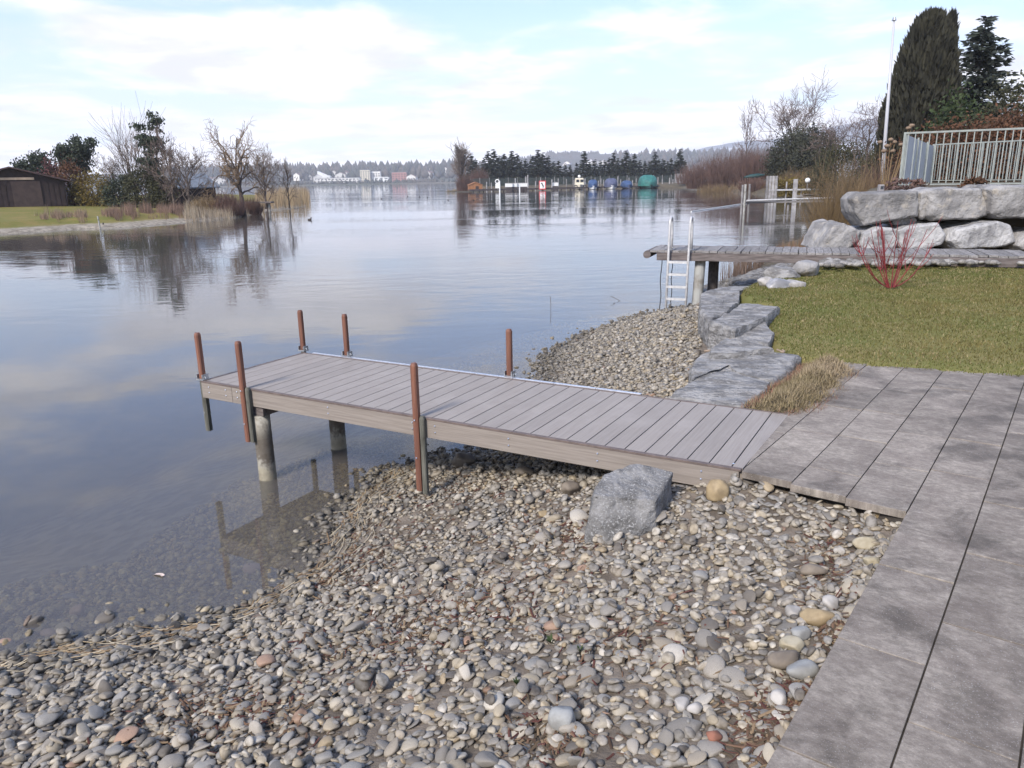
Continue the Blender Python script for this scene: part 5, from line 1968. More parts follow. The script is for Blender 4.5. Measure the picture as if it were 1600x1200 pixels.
# hedges and shrubs in the garden behind the railings
for px, Y, rad, n, sz, mt, lb in (
    (1500, 30, (2.3, .9, 1.15), 9000, .13, 'rustleaf', 'clipped brown beech hedge seen through the railings'),
    (1590, 28.5, (1.6, .9, 1.3), 7000, .13, 'rustleaf', 'brown hedge behind the right part of the railings'),
    (1590, 34, (2.0, 1.0, 2.1), 6000, .16, 'olive', 'dark green hedge top above the railings at the right edge'),
    (1483, 36, (1.2, 1.0, 1.9), 4000, .16, 'green', 'fresh green bush under the ragged spruce')):
    l0 = placed(px, Y, bank_z)
    leaf_shrub('hedge', lb, 'hedge', l0, int(px) + int(Y), rad, n, sz, mt, clumps=130, zc=.85, csize=.2)
for px, py, Y, rad, mt, n, lb in ((1412, 285, 17.4, (.42, .25, .14), 'brownstem', 900, 'low lavender-grey cushion plant on top of the wall below the frosted panel'),
                                  (1522, 284, 16.2, (.22, .18, .15), 'rustleaf', 600, 'small rust coloured tuft on the wall under the railing'),
                                  (1358, 245, 26, (.0, .0, .0), '', 0, '')):
    if not n:
        continue
    q = atY(px, py + 6, Y)
    leaf_shrub('cushion_plant', lb, 'plant', (q[0], q[1], 2.1), int(px), rad, n, .07, mt, clumps=30, zc=.6)
l0 = placed(1385, 21, bank_z)
root = thing('hydrangea', 'dried hydrangea with brown flower heads left of the railing corner', 'plant', l0)
r_ = np.random.default_rng(44)
mb = MB()
heads = MB()
for px, py in ((1375, 222), (1386, 228), (1392, 218), (1398, 222), (1420, 200), (1425, 196), (1408, 226), (1381, 236), (1395, 236)):
    q = atY(px, py, 21) - np.array(l0)
    mb.tube([(q[0] * .3, 0, 0), (q[0] * .8, .02, q[2] * .6), q], [.012, .009, .007], 5)
    V, T = ICO[2]
    heads.add(q + V * (1 + .3 * fbm(V * 3 + px, 3, 2))[:, None] * np.array([.07, .07, .05]), T.tolist())
mb.build('stems', M['ochrestem'], root)
heads.build('flower_heads', M['flowerhead'], root, smooth=True)
# small lamp on the wall
q = atY(1376, 297, 15.9)
root = thing('wall_lamp', 'tiny grey lamp box standing on the left end of the boulder wall', 'lamp', q)
mb = MB()
mb.box((0, 0, .04), (.05, .05, .07))
bevel(mb.build('housing', M['greywall'], root), .01)
mb = MB()
mb.box((0, -.052, .05), (.03, .004, .03))
mb.build('lens', M['glass'], root)
# grey garden house and its neighbour seen over the railings
q = placed(1508, 60, bank_z)
root = thing('garden_house', 'grey flat-topped garden house half hidden behind the railings and hedge', 'house', q)
mb = MB()
mb.box((0, 0, 1.7), (2.6, 2, 1.7))
mb.build('wall', M['greywall'], root)
mb = MB()
mb.box((0, 0, 3.5), (2.8, 2.2, .1))
mb.build('roof', M['slate'], root)
for x in (-1.3, .6):
    mb = MB()
    mb.box((x, -2.02, 1.9), (.45, .03, .5))
    mb.build('window', M['glass'], root)
q = placed(1640, 75, bank_z)
root = thing('house', 'house with a dark roof at the right edge, behind the spruce', 'house', q)
mb = MB()
mb.box((0, 0, 2.2), (4.0, 4, 2.2))
mb.build('wall', M['render'], root)
mb = MB()
mb.add([(-4.6, -4.6, 4.4), (4.6, -4.6, 4.4), (4.6, 4.6, 4.4), (-4.6, 4.6, 4.4), (-2.2, 0, 7.2), (2.2, 0, 7.2)], [(0, 1, 5, 4), (1, 2, 5), (2, 3, 4, 5), (3, 0, 4), (3, 2, 1, 0)])
mb.build('roof', M['slate'], root)
# reeds below the plank jetty
def reeds(name, spec, seed, kind='stuff'):
    r = np.random.default_rng(seed)
    V, C = [], []
    for (poly, n, h0, h1, wd, z, c0_, c1_) in spec:
        poly = np.array(poly)
        x = r.uniform(poly[:, 0].min(), poly[:, 0].max(), n * 4)
        y = r.uniform(poly[:, 1].min(), poly[:, 1].max(), n * 4)
        k = inside(x, y, poly) & (dist_poly(x, y, poly, True) * 1.2 + .9 * fbm(xyz(x * .8, y * .8), seed + 2, 3) > .12 * (poly.max() - poly.min()) ** .0 * r.random(len(x)))
        x, y = x[k][:n], y[k][:n]
        m = len(x)
        zz = z(x, y) if callable(z) else z + 0 * x
        h = r.uniform(h0, h1, m) * (.75 + .5 * vnoise(xyz(x * .6, y * .6), seed))
        a = r.uniform(0, 6.283, m)
        ln = np.abs(r.normal(0, .16, m)) * h
        b_ = np.stack([x, y, zz - .05], 1)
        s = np.stack([-np.sin(a), np.cos(a), 0 * a], 1) * wd * .5
        t = b_ + np.stack([np.cos(a) * ln, np.sin(a) * ln, h + .05], 1)
        V.append(np.stack([b_ - s, b_ + s, t], 1).reshape(-1, 3))
        g = r.random((m, 1))
        c = np.asarray(c0_) * g + np.asarray(c1_) * (1 - g)
        C.append(np.repeat(c * r.uniform(.75, 1.15, (m, 1)), 3, 0))
    V, C = np.vstack(V), np.vstack(C)
    return tag(link(name, tri_mesh(name, V, np.arange(len(V)).reshape(-1, 3), M['straw'], C)), kind=kind)


pp = lambda pts, z=0.0: [at(x, y, z)[:2] for x, y in pts]
reeds('bank_reeds', [(pp([(1122, 446), (1140, 428), (1185, 405), (1205, 405), (1195, 418), (1160, 436)]), 1100, .25, .6, .014, 0.05, (.24, .18, .14), (.14, .095, .075)),
                     (pp([(1195, 402), (1206, 388), (1280, 380), (1290, 395)], .3), 700, .15, .4, .016, bank_z, (.26, .15, .10), (.2, .15, .09)),
                     (pp([(1085, 303), (1130, 301), (1185, 306), (1165, 296), (1090, 293)]), 1500, .5, 1.3, .06, bank_z, (.26, .19, .13), (.16, .11, .08))], 17)
# ================================================================ left peninsula
def house(name, label, cat, loc, rz, wx, wy, eave, ridge_, wall, roof, over=.4, door=None, gable='y', windows=(), group=None, ridge_off=0.0):
    """gabled building; the gable looks along local -y"""
    root = thing(name, label, cat, loc, rz, group)
    mb = MB()
    hx_, hy_ = wx / 2, wy / 2
    r0 = ridge_off
    mb.add([(-hx_, -hy_, 0), (hx_, -hy_, 0), (hx_, hy_, 0), (-hx_, hy_, 0), (-hx_, -hy_, eave), (hx_, -hy_, eave), (hx_, hy_, eave), (-hx_, hy_, eave), (r0, -hy_, ridge_), (r0, hy_, ridge_)],
           [(0, 1, 5, 8, 4), (2, 3, 7, 9, 6), (1, 2, 6, 5), (3, 0, 4, 7), (4, 8, 9, 7), (8, 5, 6, 9)])
    mb.build('wall', wall, root)
    for s in (-1, 1):
        mb = MB()
        a = np.array([r0, 0, ridge_ + .03])
        e = np.array([s * (hx_ + over), 0, eave - over * (ridge_ - eave) / hx_ + .03])
        t = np.array([0, 0, .12])
        ys = np.array([[0, -hy_ - over, 0], [0, hy_ + over, 0]])
        v = [a + ys[0], e + ys[0], e + ys[1], a + ys[1]]
        mb.add(v + [q + t for q in v], [(0, 1, 2, 3), (7, 6, 5, 4), (0, 4, 5, 1), (1, 5, 6, 2), (2, 6, 7, 3), (3, 7, 4, 0)])
        mb.build('roof', roof, root)
    if door:
        mb = MB()
        mb.box((door[0], -hy_ - .04, door[2] / 2), (door[1] / 2, .035, door[2] / 2))
        d_ = mb.build('door', M['sheddoor'], root)
    for (x, z, w_, h_) in windows:
        mb = MB()
        mb.box((x, -hy_ - .03, z), (w_ / 2, .03, h_ / 2))
        mb.build('window', M['glass'], root)
    return root


def pl(px, Y):
    return placed(px, Y, pen_z)


q = pl(20, 71)
s1 = house('shed', 'long dark brown boarded shed at the left edge of the far lawn', 'shed', q, R(31), 8.0, 6, 2.2, 3.3, M['shedwood'], M['shedroof'], .45, door=(1.0, 2.2, 2.2))
mb = MB()
mb.box((-1.2, -3.05, 2.42), (2.9, .045, .10))
mb.build('gable_board', M['palewood'], s1)
for i in range(22):
    mb = MB()
    mb.box((-3.9 + i * .4, -3.02, 1.09), (.17, .02, 1.07))
    if i < 20 and not (-.3 < -3.9 + i * .4 < 2.3):
        mb.build('board', M['shedwood'], s1)
q = pl(290, 72)
house('shed', 'small dark shed with a grey roof half hidden by bare trees', 'shed', q, -.5, 3.0, 4, 1.9, 2.9, M['shedwood'], M['slate'], .3, door=(.3, 1.2, 1.7))

# trees and shrubs of the peninsula
q = pl(62, 86)
root = leaf_shrub('pine_tree', 'dark round-headed pine above the roof of the long shed', 'tree', (q[0], q[1], q[2] + 1.6), 51, (1.95, 1.7, 1.75), 5200, .30, 'pine', clumps=60, zc=.95)
mb = MB()
mb.tube([(0, 0, -1.7), (0, 0, 1.5)], [.2, .14], 7)
mb.build('trunk', M['bark'], root)


def clump_pine(label, px, Y, pyt, spread, seed, n_st=4, lean=0.3, mat='pine', low=.35, size=.26):
    """loose pine: a few leaning stems carrying tufts of needles"""
    r = np.random.default_rng(seed)
    loc = pl(px, Y)
    h = atY(px, pyt, Y)[2] - loc[2]
    root = thing('pine_tree', label, 'tree', loc)
    mb, fo = MB(), []
    for s in range(n_st):
        a = r.uniform(0, 6.283)
        ex, ey = math.cos(a) * spread * r.uniform(.3, .8), math.sin(a) * spread * .5
        hh = h * r.uniform(.82, 1.0) if s else h
        if s == 0:
            ex, ey = lean, 0
        top = np.array([ex, ey, hh])
        pts = np.array([top * np.array([t ** 1.2, t ** 1.2, t]) for t in np.linspace(0, 1, 7)])
        mb.tube(pts, np.linspace(.13, .03, 7), 6)
        for k in range(17):
            t = r.uniform(low, 1.0)
            c = top * np.array([t ** 1.2, t ** 1.2, t])
            aa = r.uniform(0, 6.28)
            L = spread * .5 * (1.15 - t) * r.uniform(.4, 1.2) + .1
            e = c + np.array([math.cos(aa) * L, math.sin(aa) * L, L * .35])
            mb.tube([c, (c + e) / 2 + (0, 0, .05), e], [.03, .02, .012], 4)
            fo.append(e + r.normal(0, 1, (62, 3)) * np.array([.30, .30, .2]) * (spread / 2.2))
    P = np.vstack(fo)
    V, Q = leaf_quads(P, size, r, .5)
    link('foliage', tri_mesh('foliage', V, Q, M[mat]), root)
    mb.build('trunk', M['bark'], root)
    return root


clump_pine('open pine of several stems between the round pine and the fan-shaped bare tree', 126, 78, 215, 2.1, 52, 6, .3, low=.5)
clump_pine('tall dark green pine standing in front of the fan-shaped bare tree', 240, 71, 178, 1.8, 53, 3, .35, low=.25)
q = pl(208, 80)
bare_tree('bare_tree', 'fan-shaped pale bare tree with long upright shoots behind the tall dark pine', 'tree', q, 54, tree_h(205, 162, q), 2.9, .20, 12, 3, 'palewillow', first=.15, up=.72, kids=(4, 6), wob=.07, trunk_h=2.6, twig_r=.014, bare_top=True, ratio=.85)
q = pl(268, 66)
bare_tree('bare_tree', 'dense brown twiggy tree just right of the tall dark pine', 'tree', q, 55, tree_h(262, 196, q), 2.3, .14, 16, 4, 'twig', first=.12, up=.5, kids=(3, 4), twig_r=.013)
q = pl(292, 64)
bare_tree('bare_tree', 'pale spreading bare tree in front of the small grey-roofed shed', 'tree', q, 56, tree_h(290, 225, q), 2.4, .11, 14, 4, 'palewillow', first=.12, up=.35, kids=(3, 4), twig_r=.012)
q = pl(176, 74)
bare_tree('bare_tree', 'low pale bare tree between the open pine and the tall dark pine', 'tree', q, 57, tree_h(176, 242, q), 1.7, .09, 12, 4, 'palewillow', first=.15, up=.4, kids=(3, 4), twig_r=.012)
q = pl(376, 63)
bare_tree('willow', 'golden-brown old willow with a crooked trunk on the tip of the peninsula', 'tree', q, 62, tree_h(372, 188, q), 2.5, .24, 13, 4, 'willow', 'bark', first=.45, up=.12, kids=(3, 5), wob=.24, trunk_h=4.0, droop=.75, twig_r=.014, lean=(-.2, 0))
q = pl(412, 78)
bare_tree('willow', 'pale rounded willow right of the golden-brown one', 'tree', q, 63, tree_h(412, 228, q), 2.2, .13, 14, 4, 'palewillow', first=.15, up=.5, kids=(3, 5), twig_r=.014)
q = pl(449, 80)
bare_tree('willow', 'smallest pale willow at the right end of the reed bed', 'tree', q, 64, tree_h(452, 248, q), 1.3, .08, 11, 3, 'palewillow', first=.15, up=.55, kids=(3, 5), twig_r=.014)
for px, Y, rad, n, sz, mt, lb in (
    (84, 77, (1.1, 1, 1.6), 2600, .2, 'redleaf', 'dusky red bush right behind the long shed'),
    (108, 74, (1.5, 1, 1.5), 3200, .2, 'rustleaf', 'rust brown bush next to the long shed'),
    (146, 72, (1.7, 1, 1.2), 3400, .2, 'yellowleaf', 'yellowish bush under the open pine'),
    (186, 71, (1.3, .9, 1.0), 3000, .2, 'pine', 'dark green bush under the low pale bare tree'),
    (226, 70, (1.6, .9, 1.3), 3200, .2, 'olive', 'olive green bush at the foot of the tall dark pine'),
    (258, 70, (1.3, .9, 1.2), 2600, .2, 'olive', 'low dull green bush left of the small grey-roofed shed')):
    rad = tuple(c * f for c, f in zip(rad, (1.15, 1.0, 1.45)))
    leaf_shrub('bush', lb, 'bush', pl(px, Y), int(px), rad, n, sz, M and mt, clumps=60, zc=.75)
for px, Y, h, rx, n, mt, lb in ((318, 62, 1.6, 1.6, 420, 'ochrestem', 'straw brown thicket between the small shed and the golden-brown willow'), (352, 62, 1.9, 1.6, 420, 'brownstem', 'brown thicket left of the foot of the golden-brown willow'),
                                (388, 66, 1.7, 1.2, 300, 'brownstem', 'brown thicket right of the foot of the golden-brown willow'), (335, 78, 1.8, 2.2, 400, 'brownstem', 'dim brown thicket behind the straw brown one')):
    stem_shrub('shrub', lb, 'shrub', pl(px, Y), int(px), n, h, rx, rx * .7, mt, .04, forks=3, base=.7, curve=.5)
reeds('shore_reeds', [(pp([(398, 333), (420, 329), (450, 327.5), (479, 325), (486, 314), (476, 304), (440, 306), (400, 316)]), 5200, 1.3, 2.3, .05, lambda x, y: 0 * x - .05, (.40, .31, .19), (.28, .20, .12)),
                      (pp([(288, 348), (345, 344.5), (390, 337), (395, 329), (350, 331), (290, 336)]), 3600, .5, 1.0, .035, pen_z, (.42, .36, .27), (.30, .23, .16)),
                      ] + [(pp([(cx + rx * math.cos(t), cy + ry * math.sin(t)) for t in np.linspace(0, 6.283, 9)[:-1]]), int(26 * rx), h_ * .5, h_ * 1.15, .035, pen_z, ca, cb)
                           for cx, cy, rx, ry, h_, ca, cb in [(170 + 9 * i_ + 7 * math.sin(i_ * 2.3), 348 - .55 * i_ + 1.6 * math.sin(i_ * 1.7), 11 + 5 * math.sin(i_ * 3.1), 3.4 + math.sin(i_ * 5.0), .62 + .22 * math.sin(i_ * 2.9), (.27, .18, .135), (.18, .12, .09)) for i_ in range(14)] +
                           [(60 + 9 * i_ + 5 * math.sin(i_ * 2.9), 353 - .3 * i_ + math.sin(i_ * 2.1), 9 + 4 * math.sin(i_ * 1.9), 3.0 + .8 * math.sin(i_ * 4.0), .5 + .2 * math.sin(i_ * 3.7), (.31, .23, .16), (.22, .15, .11)) for i_ in range(8)]], 19)
# little platform in the reeds
q = atY(405, 315, 70)
root = thing('reed_platform', 'small dark landing platform at the edge of the peninsula reeds', 'platform', (q[0], q[1], .92))
mb = MB()
mb.box((0, 0, 0), (1.2, .5, .06))
mb.build('deck', M['oldbeam'], root)
for x, mt in ((.85, 'palepile'), (-.9, 'dockwood'), (.72, 'dockwood')):
    mb = MB()
    mb.tube([(x, 0, -1.6), (x, 0, -.061)], .11, 8)
    mb.build('leg', M[mt], root)
for k, (px, py, hh, lb) in enumerate(((157, 357, .75, 'pale leaning stake in the water below the far lawn'), (162, 355, .28, 'short dark stake beside the pale leaning one'))):
    q = at(px, py)
    mb = MB()
    mb.tube([(0, 0, -.5), (-.06 * (1 - k), 0, hh)], [.05, .045], 7)
    tag(mb.build('stake', M['palepile' if k == 0 else 'dockwood'], None, loc=q), lb, 'stake')

# ================================================================ right bank, middle distance
q = at(1165, 334)
mj = thing('metal_jetty', 'slim white metal gangway on posts in the cove behind the plank jetty', 'jetty', (q[0], q[1], 0))
Lm = 6.2
mb = MB()
mb.tube([(0, 0, .86), (Lm, .4, .94)], .065, 10)
mb.build('tube_rail', M['greywhite'], mj)
mb = MB()
mb.box((Lm / 2, .55, .72), (Lm / 2, .35, .05))
mb.build('deck', M['oldwood'], mj)
for x, y, z1, mt in ((-.12, 0, 1.95, 'palepile'), (.24, .25, 1.95, 'greypost'), (-.12, .62, 1.9, 'greypost'), (3.0, .4, .8, 'greypost'), (Lm - .4, .5, .8, 'greypost')):
    mb = MB()
    mb.tube([(x, y, -1.5), (x, y, z1)], .075, 8)
    mb.build('post', M[mt], mj)
for k in range(4):
    q = at(1196.5 + k * 4.6, 321)
    mb = MB()
    mb.box((0, 0, .7), (.095, .05, 1.75))
    tag(mb.build('mooring_post', M['greypost'], None, loc=q), ['leftmost', 'second from the left', 'third from the left', 'rightmost'][k] + ' of four flat grey posts standing close together in the cove', 'post', 'four flat grey posts in the cove')
q = at(1212, 318)
j2 = thing('boat_landing', 'low pale landing stage behind the four flat grey posts', 'jetty', (q[0], q[1], 0))
mb = MB()
mb.box((2.4, 1.0, 1.18), (2.6, .5, .06))
mb.build('deck', M['greywhite'], j2)
for x in (.3, 1.2, 2.6, 4.6):
    mb = MB()
    mb.tube([(x, .9, -1.5), (x, .9, 1.9 if x < 2 else 1.11)], .07, 8)
    mb.build('post', M['greypost'], j2)
for x, zz in ((2.9, .62), (3.6, .66)):
    mb = MB()
    mb.box((x, .7, zz), (.9, .12, .09))
    mb.build('step', M['greypost'], j2)
q = atY(1242, 300, 58)
mb = MB()
mb.box((0, 0, .1), (.14, .08, 1.9))
tag(mb.build('mooring_post', M['greypost'], None, loc=(q[0], q[1], .2)), 'wide grey board-like post in the cove, right of the four flat posts', 'post')
q = atY(1262, 282, 67)
by = thing('buoy', 'round white buoy on a thin stem at the landing stage in the cove', 'buoy', (q[0], q[1], 1.24))
mb = MB()
mb.tube([(0, 0, 0), (0, 0, q[2] - 1.44)], .03, 6)
mb.build('stem', M['greypost'], by)
V, T = ICO[3]
mb = MB()
mb.add(V * .22 + np.array([0, 0, q[2] - 1.24]), T.tolist())
mb.build('ball', M['white'], by, smooth=True)
q = placed(1178, 118, bank_z)
mb = MB()
V, T = ICO[3]
v = V * np.array([1.6, .6, .30])
v[:, 2] += .10 * v[:, 0]
v[:, 2] = np.maximum(v[:, 2], -.25)
v[:, 0] *= 1 - .0 * v[:, 2]
mb.add(v, T.tolist())
up_ = thing('rowing_boat', 'dark teal rowing boat lying upside down on the brown bank', 'boat', (q[0], q[1], atY(1176, 272, 118)[2] - .3))
mb.build('hull', M['darkteal'], up_, smooth=True)
mb = MB()
mb.box((0, 0, .29), (.8, .04, .05), [(.995, 0, .1), (0, 1, 0), (-.1, 0, .995)])
mb.build('keel', M['darkteal'], up_)
for px, Y, h, rx, n, mt, lb in (
    (1110, 150, 6.0, 5.5, 620, 'brownstem', 'left part of the wide brown thicket beyond the harbour'), (1150, 140, 7.0, 6.0, 700, 'brownstem', 'highest middle part of the wide brown thicket beyond the harbour'),
    (1188, 125, 6.2, 4.5, 560, 'brownstem', 'right part of the wide brown thicket, against the round evergreen'), (1120, 128, 2.4, 3.5, 320, 'ochrestem', 'pale reedy thicket at the water below the brown thicket'),
    (1085, 190, 5.0, 5.0, 420, 'brownstem', 'brown thicket behind the right end of the harbour fence'), (1180, 112, 2.1, 2.6, 340, 'brownstem', 'low brown thicket at the water left of the golden shrubs')):
    stem_shrub('thicket', lb, 'shrub', placed(px, Y, bank_z), int(px) + 7, n, h, rx, rx * .7, mt, .075, forks=4, base=.8, curve=.25, hvar=.6)

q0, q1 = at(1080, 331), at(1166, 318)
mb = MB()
mb.tube([(q1 - q0) * t + np.array([0, 0, .03]) for t in np.linspace(0, 1, 12)], .05, 5)  # white tube added to imitate a bright wind streak on the lake
tag(mb.build('water_streak', M['white'], None, loc=q0), 'pale wind streak on the water, added as a tube, between the ladder and the white gangway', 'rope')

# ================================================================ the harbour
def hpos(px, Y, z=0.0):
    return np.array([atY(px, 285, Y)[0], Y, z])


ba, bb = hpos(733, 176, .5), hpos(1094, 204, .5)
bdir = (bb - ba) / np.linalg.norm(bb - ba)
bl = np.linalg.norm(bb - ba)
boom = thing('harbour_boom', 'long dark boat landing running the whole width of the harbour', 'jetty', ba, math.atan2(bdir[1], bdir[0]))
mb = MB()
mb.box((bl / 2, 0, 0), (bl / 2, .5, .14))
mb.build('deck', M['dockwood'], boom)
mb = MB()
mb.box((bl / 2, -.53, -.16), (bl / 2, .03, .10))
mb.build('fascia', M['dockwood'], boom)
for i in range(26):
    mb = MB()
    mb.tube([(1 + i * (bl - 2) / 25, .1, -2), (1 + i * (bl - 2) / 25, .1, -.141)], .12, 6)
    mb.build('leg', M['dockwood'], boom)


def on_boom(px, off=0.0):
    t = (px - 733) / (1094 - 733)
    Y = 176 * 204 / (204 + (176 - 204) * t) if False else 176 + 28 * t
    return hpos(px, Y + off)


ORD = 'first second third fourth fifth sixth seventh eighth ninth tenth eleventh twelfth thirteenth fourteenth fifteenth sixteenth seventeenth eighteenth nineteenth twentieth'.split()
ORD += ['twenty-' + s for s in ORD[:9]] + ['thirtieth'] + ['thirty-' + s for s in ORD[:9]]


def near_labels(what, items, marks):
    """a label per photo column, told apart by the nearest landmark and the place in line from it"""
    side = {}
    for n_, px in enumerate(items):
        m_ = min(marks, key=lambda q_: abs(q_[0] - px))
        side.setdefault((m_, px > m_[0]), []).append((abs(px - m_[0]), n_))
    out = {}
    for (m_, rt_), lst in side.items():
        for o_, (_, n_) in enumerate(sorted(lst)):
            out[n_] = '%s, %s %s of %s' % (what, ORD[o_], 'to the right' if rt_ else 'to the left', m_[1])
    return out


r_ = np.random.default_rng(61)
for k, (px, hh) in enumerate(((739, 2.1), (749, 1.8), (760, 2.2), (768, 2.0), (805, 2.9), (821, 3.3), (825, 3.6), (836, 2.2), (845, 3.0), (862, 2.5), (868, 1.9), (872, 2.7), (885, 2.5), (897, 2.3), (914, 2.6), (920, 2.0), (930, 2.7),
                              (935, 2.0), (939, 2.5), (944, 2.2), (949, 1.9), (965, 3.0), (970, 2.2), (983, 2.6), (988, 2.0), (994, 2.5), (999, 2.2), (1028, 2.6), (1035, 2.1), (1046, 2.4), (1051, 2.0), (1061, 2.6), (1074, 2.2), (1084, 2.8))):
    q = on_boom(px, r_.choice([-1.0, 3.5, 6.5]))
    mb = MB()
    mb.tube([(0, 0, -2), (r_.normal(0, .06), 0, hh)], .13, 7)
    tag(mb.build('harbour_post', M['greypost'], None, loc=q), 'thin grey mooring post along the dark landing, ' + ORD[k] + ' from the orange hut', 'post', 'mooring posts in the harbour')
for px, py, lb in ((781, 305, 'lone white marker post in the water before the lifebuoy'), (812, 303, 'lone pale marker post in open water left of the warning sign')):
    q = at(px, py)
    mb = MB()
    mb.tube([(0, 0, -2), (0, 0, 2.4 if px < 800 else 1.7)], .12, 8)
    tag(mb.build('marker_post', M['white'], None, loc=q), lb, 'post')

# warning sign
q = on_boom(847.5, -2.2)
sg = thing('warning_sign', 'white warning sign with a red border and a black figure in front of the landing', 'sign', (q[0], q[1], 0))
for x in (-.6, .6):
    mb = MB()
    mb.tube([(x, .08, -2), (x, .08, 2.0)], .07, 6)
    mb.build('post', M['greypost'], sg)
mb = MB()
mb.box((0, 0, 1.25), (.80, .03, .98))
mb.build('board', M['red'], sg)
mb = MB()
mb.box((0, -.035, 1.25), (.62, .008, .78))
mb.build('field', M['white'], sg)
mb = MB()
mb.add([(x, -.05, z) for x, z in ((-.32, 1.72), (-.12, 1.80), (.02, 1.66), (.10, 1.42), (.26, 1.20), (.30, .86), (.20, .64), (.08, .66), (.10, .98), (-.04, 1.12), (-.10, 1.40), (-.30, 1.52))], [tuple(range(12))])
mb.build('figure', M['black'], sg)
# lifebuoy
q = on_boom(777, -1.2)
lf = thing('lifebuoy_stand', 'white box with a lifebuoy ring above it at the left of the harbour', 'lifebuoy', (q[0], q[1], .5))
mb = MB()
mb.box((0, 0, .75), (.45, .2, .5))
mb.build('box', M['white'], lf)
mb = MB()
mb.tube([(.0 + .42 * math.cos(t), -.05, 1.75 + .42 * math.sin(t)) for t in np.linspace(0, 2 * math.pi, 17)], .12, 8, cap=False)
mb.build('ring', M['white'], lf, smooth=True)
mb = MB()
mb.box((0, 0, .12), (.06, .06, .2))
mb.box((0, .05, 1.5), (.05, .04, .26))
mb.build('stand', M['greypost'], lf)
for px, w_, lb in ((795, .9, 'white chest left of two on the harbour shore'), (803, .8, 'white chest in the middle of the harbour shore chests'), (816, 1.5, 'long white chest right of the others on the harbour shore'), (868, .7, 'small pale chest right of the warning sign')):
    q = on_boom(px, 4)
    root = thing('chest', lb, 'chest', (q[0], q[1], .9))
    mb = MB()
    mb.box((0, 0, .42), (w_, .45, .42))
    bevel(mb.build('body', M['white'], root), .05)
    mb = MB()
    mb.box((0, 0, .9), (w_ + .05, .5, .05))
    mb.build('lid', M['greywall'], root)
    mb = MB()
    mb.box((0, 0, -.45), (w_ * .8, .4, .44))
    mb.build('plinth', M['dockwood'], root)


def hull(root, L, W_, H_, mat):
    mb = MB()
    n = 10
    V = []
    for i in range(n + 1):
        t = i / n
        w_ = W_ / 2 * min(1, 1.25 * (1 - t ** 3.0)) if t > .3 else W_ / 2 * (.86 + .14 * t / .3)
        w_ = max(w_, .03)
        sh = .22 * t * t
        V += [(-w_, L * (t - .5), H_ + sh), (-w_ * .75, L * (t - .5), .0), (0, L * (t - .5) * .97, -.25 + .3 * t ** 4), (w_ * .75, L * (t - .5), .0), (w_, L * (t - .5), H_ + sh)]
    fs = []
    for i in range(n):
        for j in range(4):
            fs.append((i * 5 + j, i * 5 + j + 1, i * 5 + 6 + j, i * 5 + 5 + j))
        fs.append((i * 5 + 4, i * 5, i * 5 + 5, i * 5 + 9))
    fs.append((4, 3, 2, 1, 0))
    mb.add(V, fs)
    return mb.build('hull', M[mat], root)


def cover(root, L, W_, z0, hgt, mat, seed):
    r = np.random.default_rng(seed)
    n, m = 12, 9
    V = []
    for i in range(n + 1):
        t = i / n
        w_ = W_ / 2 * (1.04 if t < .55 else 1.04 * (1 - ((t - .55) / .45) ** 2 * .9))
        hh = hgt * (math.sin(min(1, t / .22) * math.pi / 2) ** .6) * (1 - .75 * max(0, (t - .55) / .45)) + .05
        for j in range(m + 1):
            a = math.pi * j / m
            x = -w_ * np.sign(math.cos(a)) * abs(math.cos(a)) ** .55
            z = z0 - .22 + (hh + .22) * math.sin(a) ** .6
            V.append((x, L * (t - .5), z + r.normal(0, .025)))
    fs = [(i * (m + 1) + j, i * (m + 1) + j + 1, (i + 1) * (m + 1) + j + 1, (i + 1) * (m + 1) + j) for i in range(n) for j in range(m)]
    fs += [tuple(range(m + 1))[::-1], tuple(n * (m + 1) + j for j in range(m + 1))]
    mb = MB()
    mb.add(V, fs)
    return mb.build('tarpaulin', M[mat], root)


for px, W_, hg, mt, hm_, off, lb in ((926.5, 2.1, 1.5, 'blue', 'white', -3.6, 'boat under a bright blue tarpaulin right of the cream cabin boat'), (955, 2.9, 1.75, 'navy', 'white', -3.8, 'wider boat under a slate blue tarpaulin in the middle of the harbour'),
                                     (980, 2.3, 1.1, 'blue', 'navy', -3.6, 'low boat under a bright blue tarpaulin left of the teal one'), (1013, 4.1, 2.4, 'teal', 'darkteal', -4.2, 'biggest boat under a tall teal tarpaulin at the right of the harbour')):
    q = on_boom(px, off)
    root = thing('boat', lb, 'boat', (q[0], q[1], .1), math.pi + r_.normal(0, .06))
    hull(root, 5.6, W_, .55, hm_)
    cover(root, 5.2, W_, .62, hg, mt, int(px))
q = on_boom(905, 3.5)
root = thing('cabin_boat', 'cream cabin boat with a white dome on its roof', 'boat', (q[0], q[1], .1), math.pi)
hull(root, 6.0, 2.5, .9, 'cream')
mb = MB()
mb.add([(-1.1, -1.6, .9), (1.1, -1.6, .9), (1.1, 1.4, .9), (-1.1, 1.4, .9), (-.95, -1.4, 2.6), (.95, -1.4, 2.6), (.95, 1.1, 2.6), (-.95, 1.1, 2.6)], [(0, 1, 5, 4), (1, 2, 6, 5), (2, 3, 7, 6), (3, 0, 4, 7), (4, 5, 6, 7)])
bevel(mb.build('cabin', M['cream'], root), .12, 2)
for x in (-.5, .5):
    mb = MB()
    mb.box((x, 1.32, 1.95), (.34, .05, .3))
    mb.build('window', M['glass'], root)
    mb = MB()
    mb.tube([(x * 2.2 + .38 * math.cos(t), 3.05, .55 + .38 * math.sin(t)) for t in np.linspace(0, 2 * math.pi, 13)], .1, 6, cap=False)
    mb.build('tyre_fender', M['rubber'], root)
V, T = ICO[2]
mb = MB()
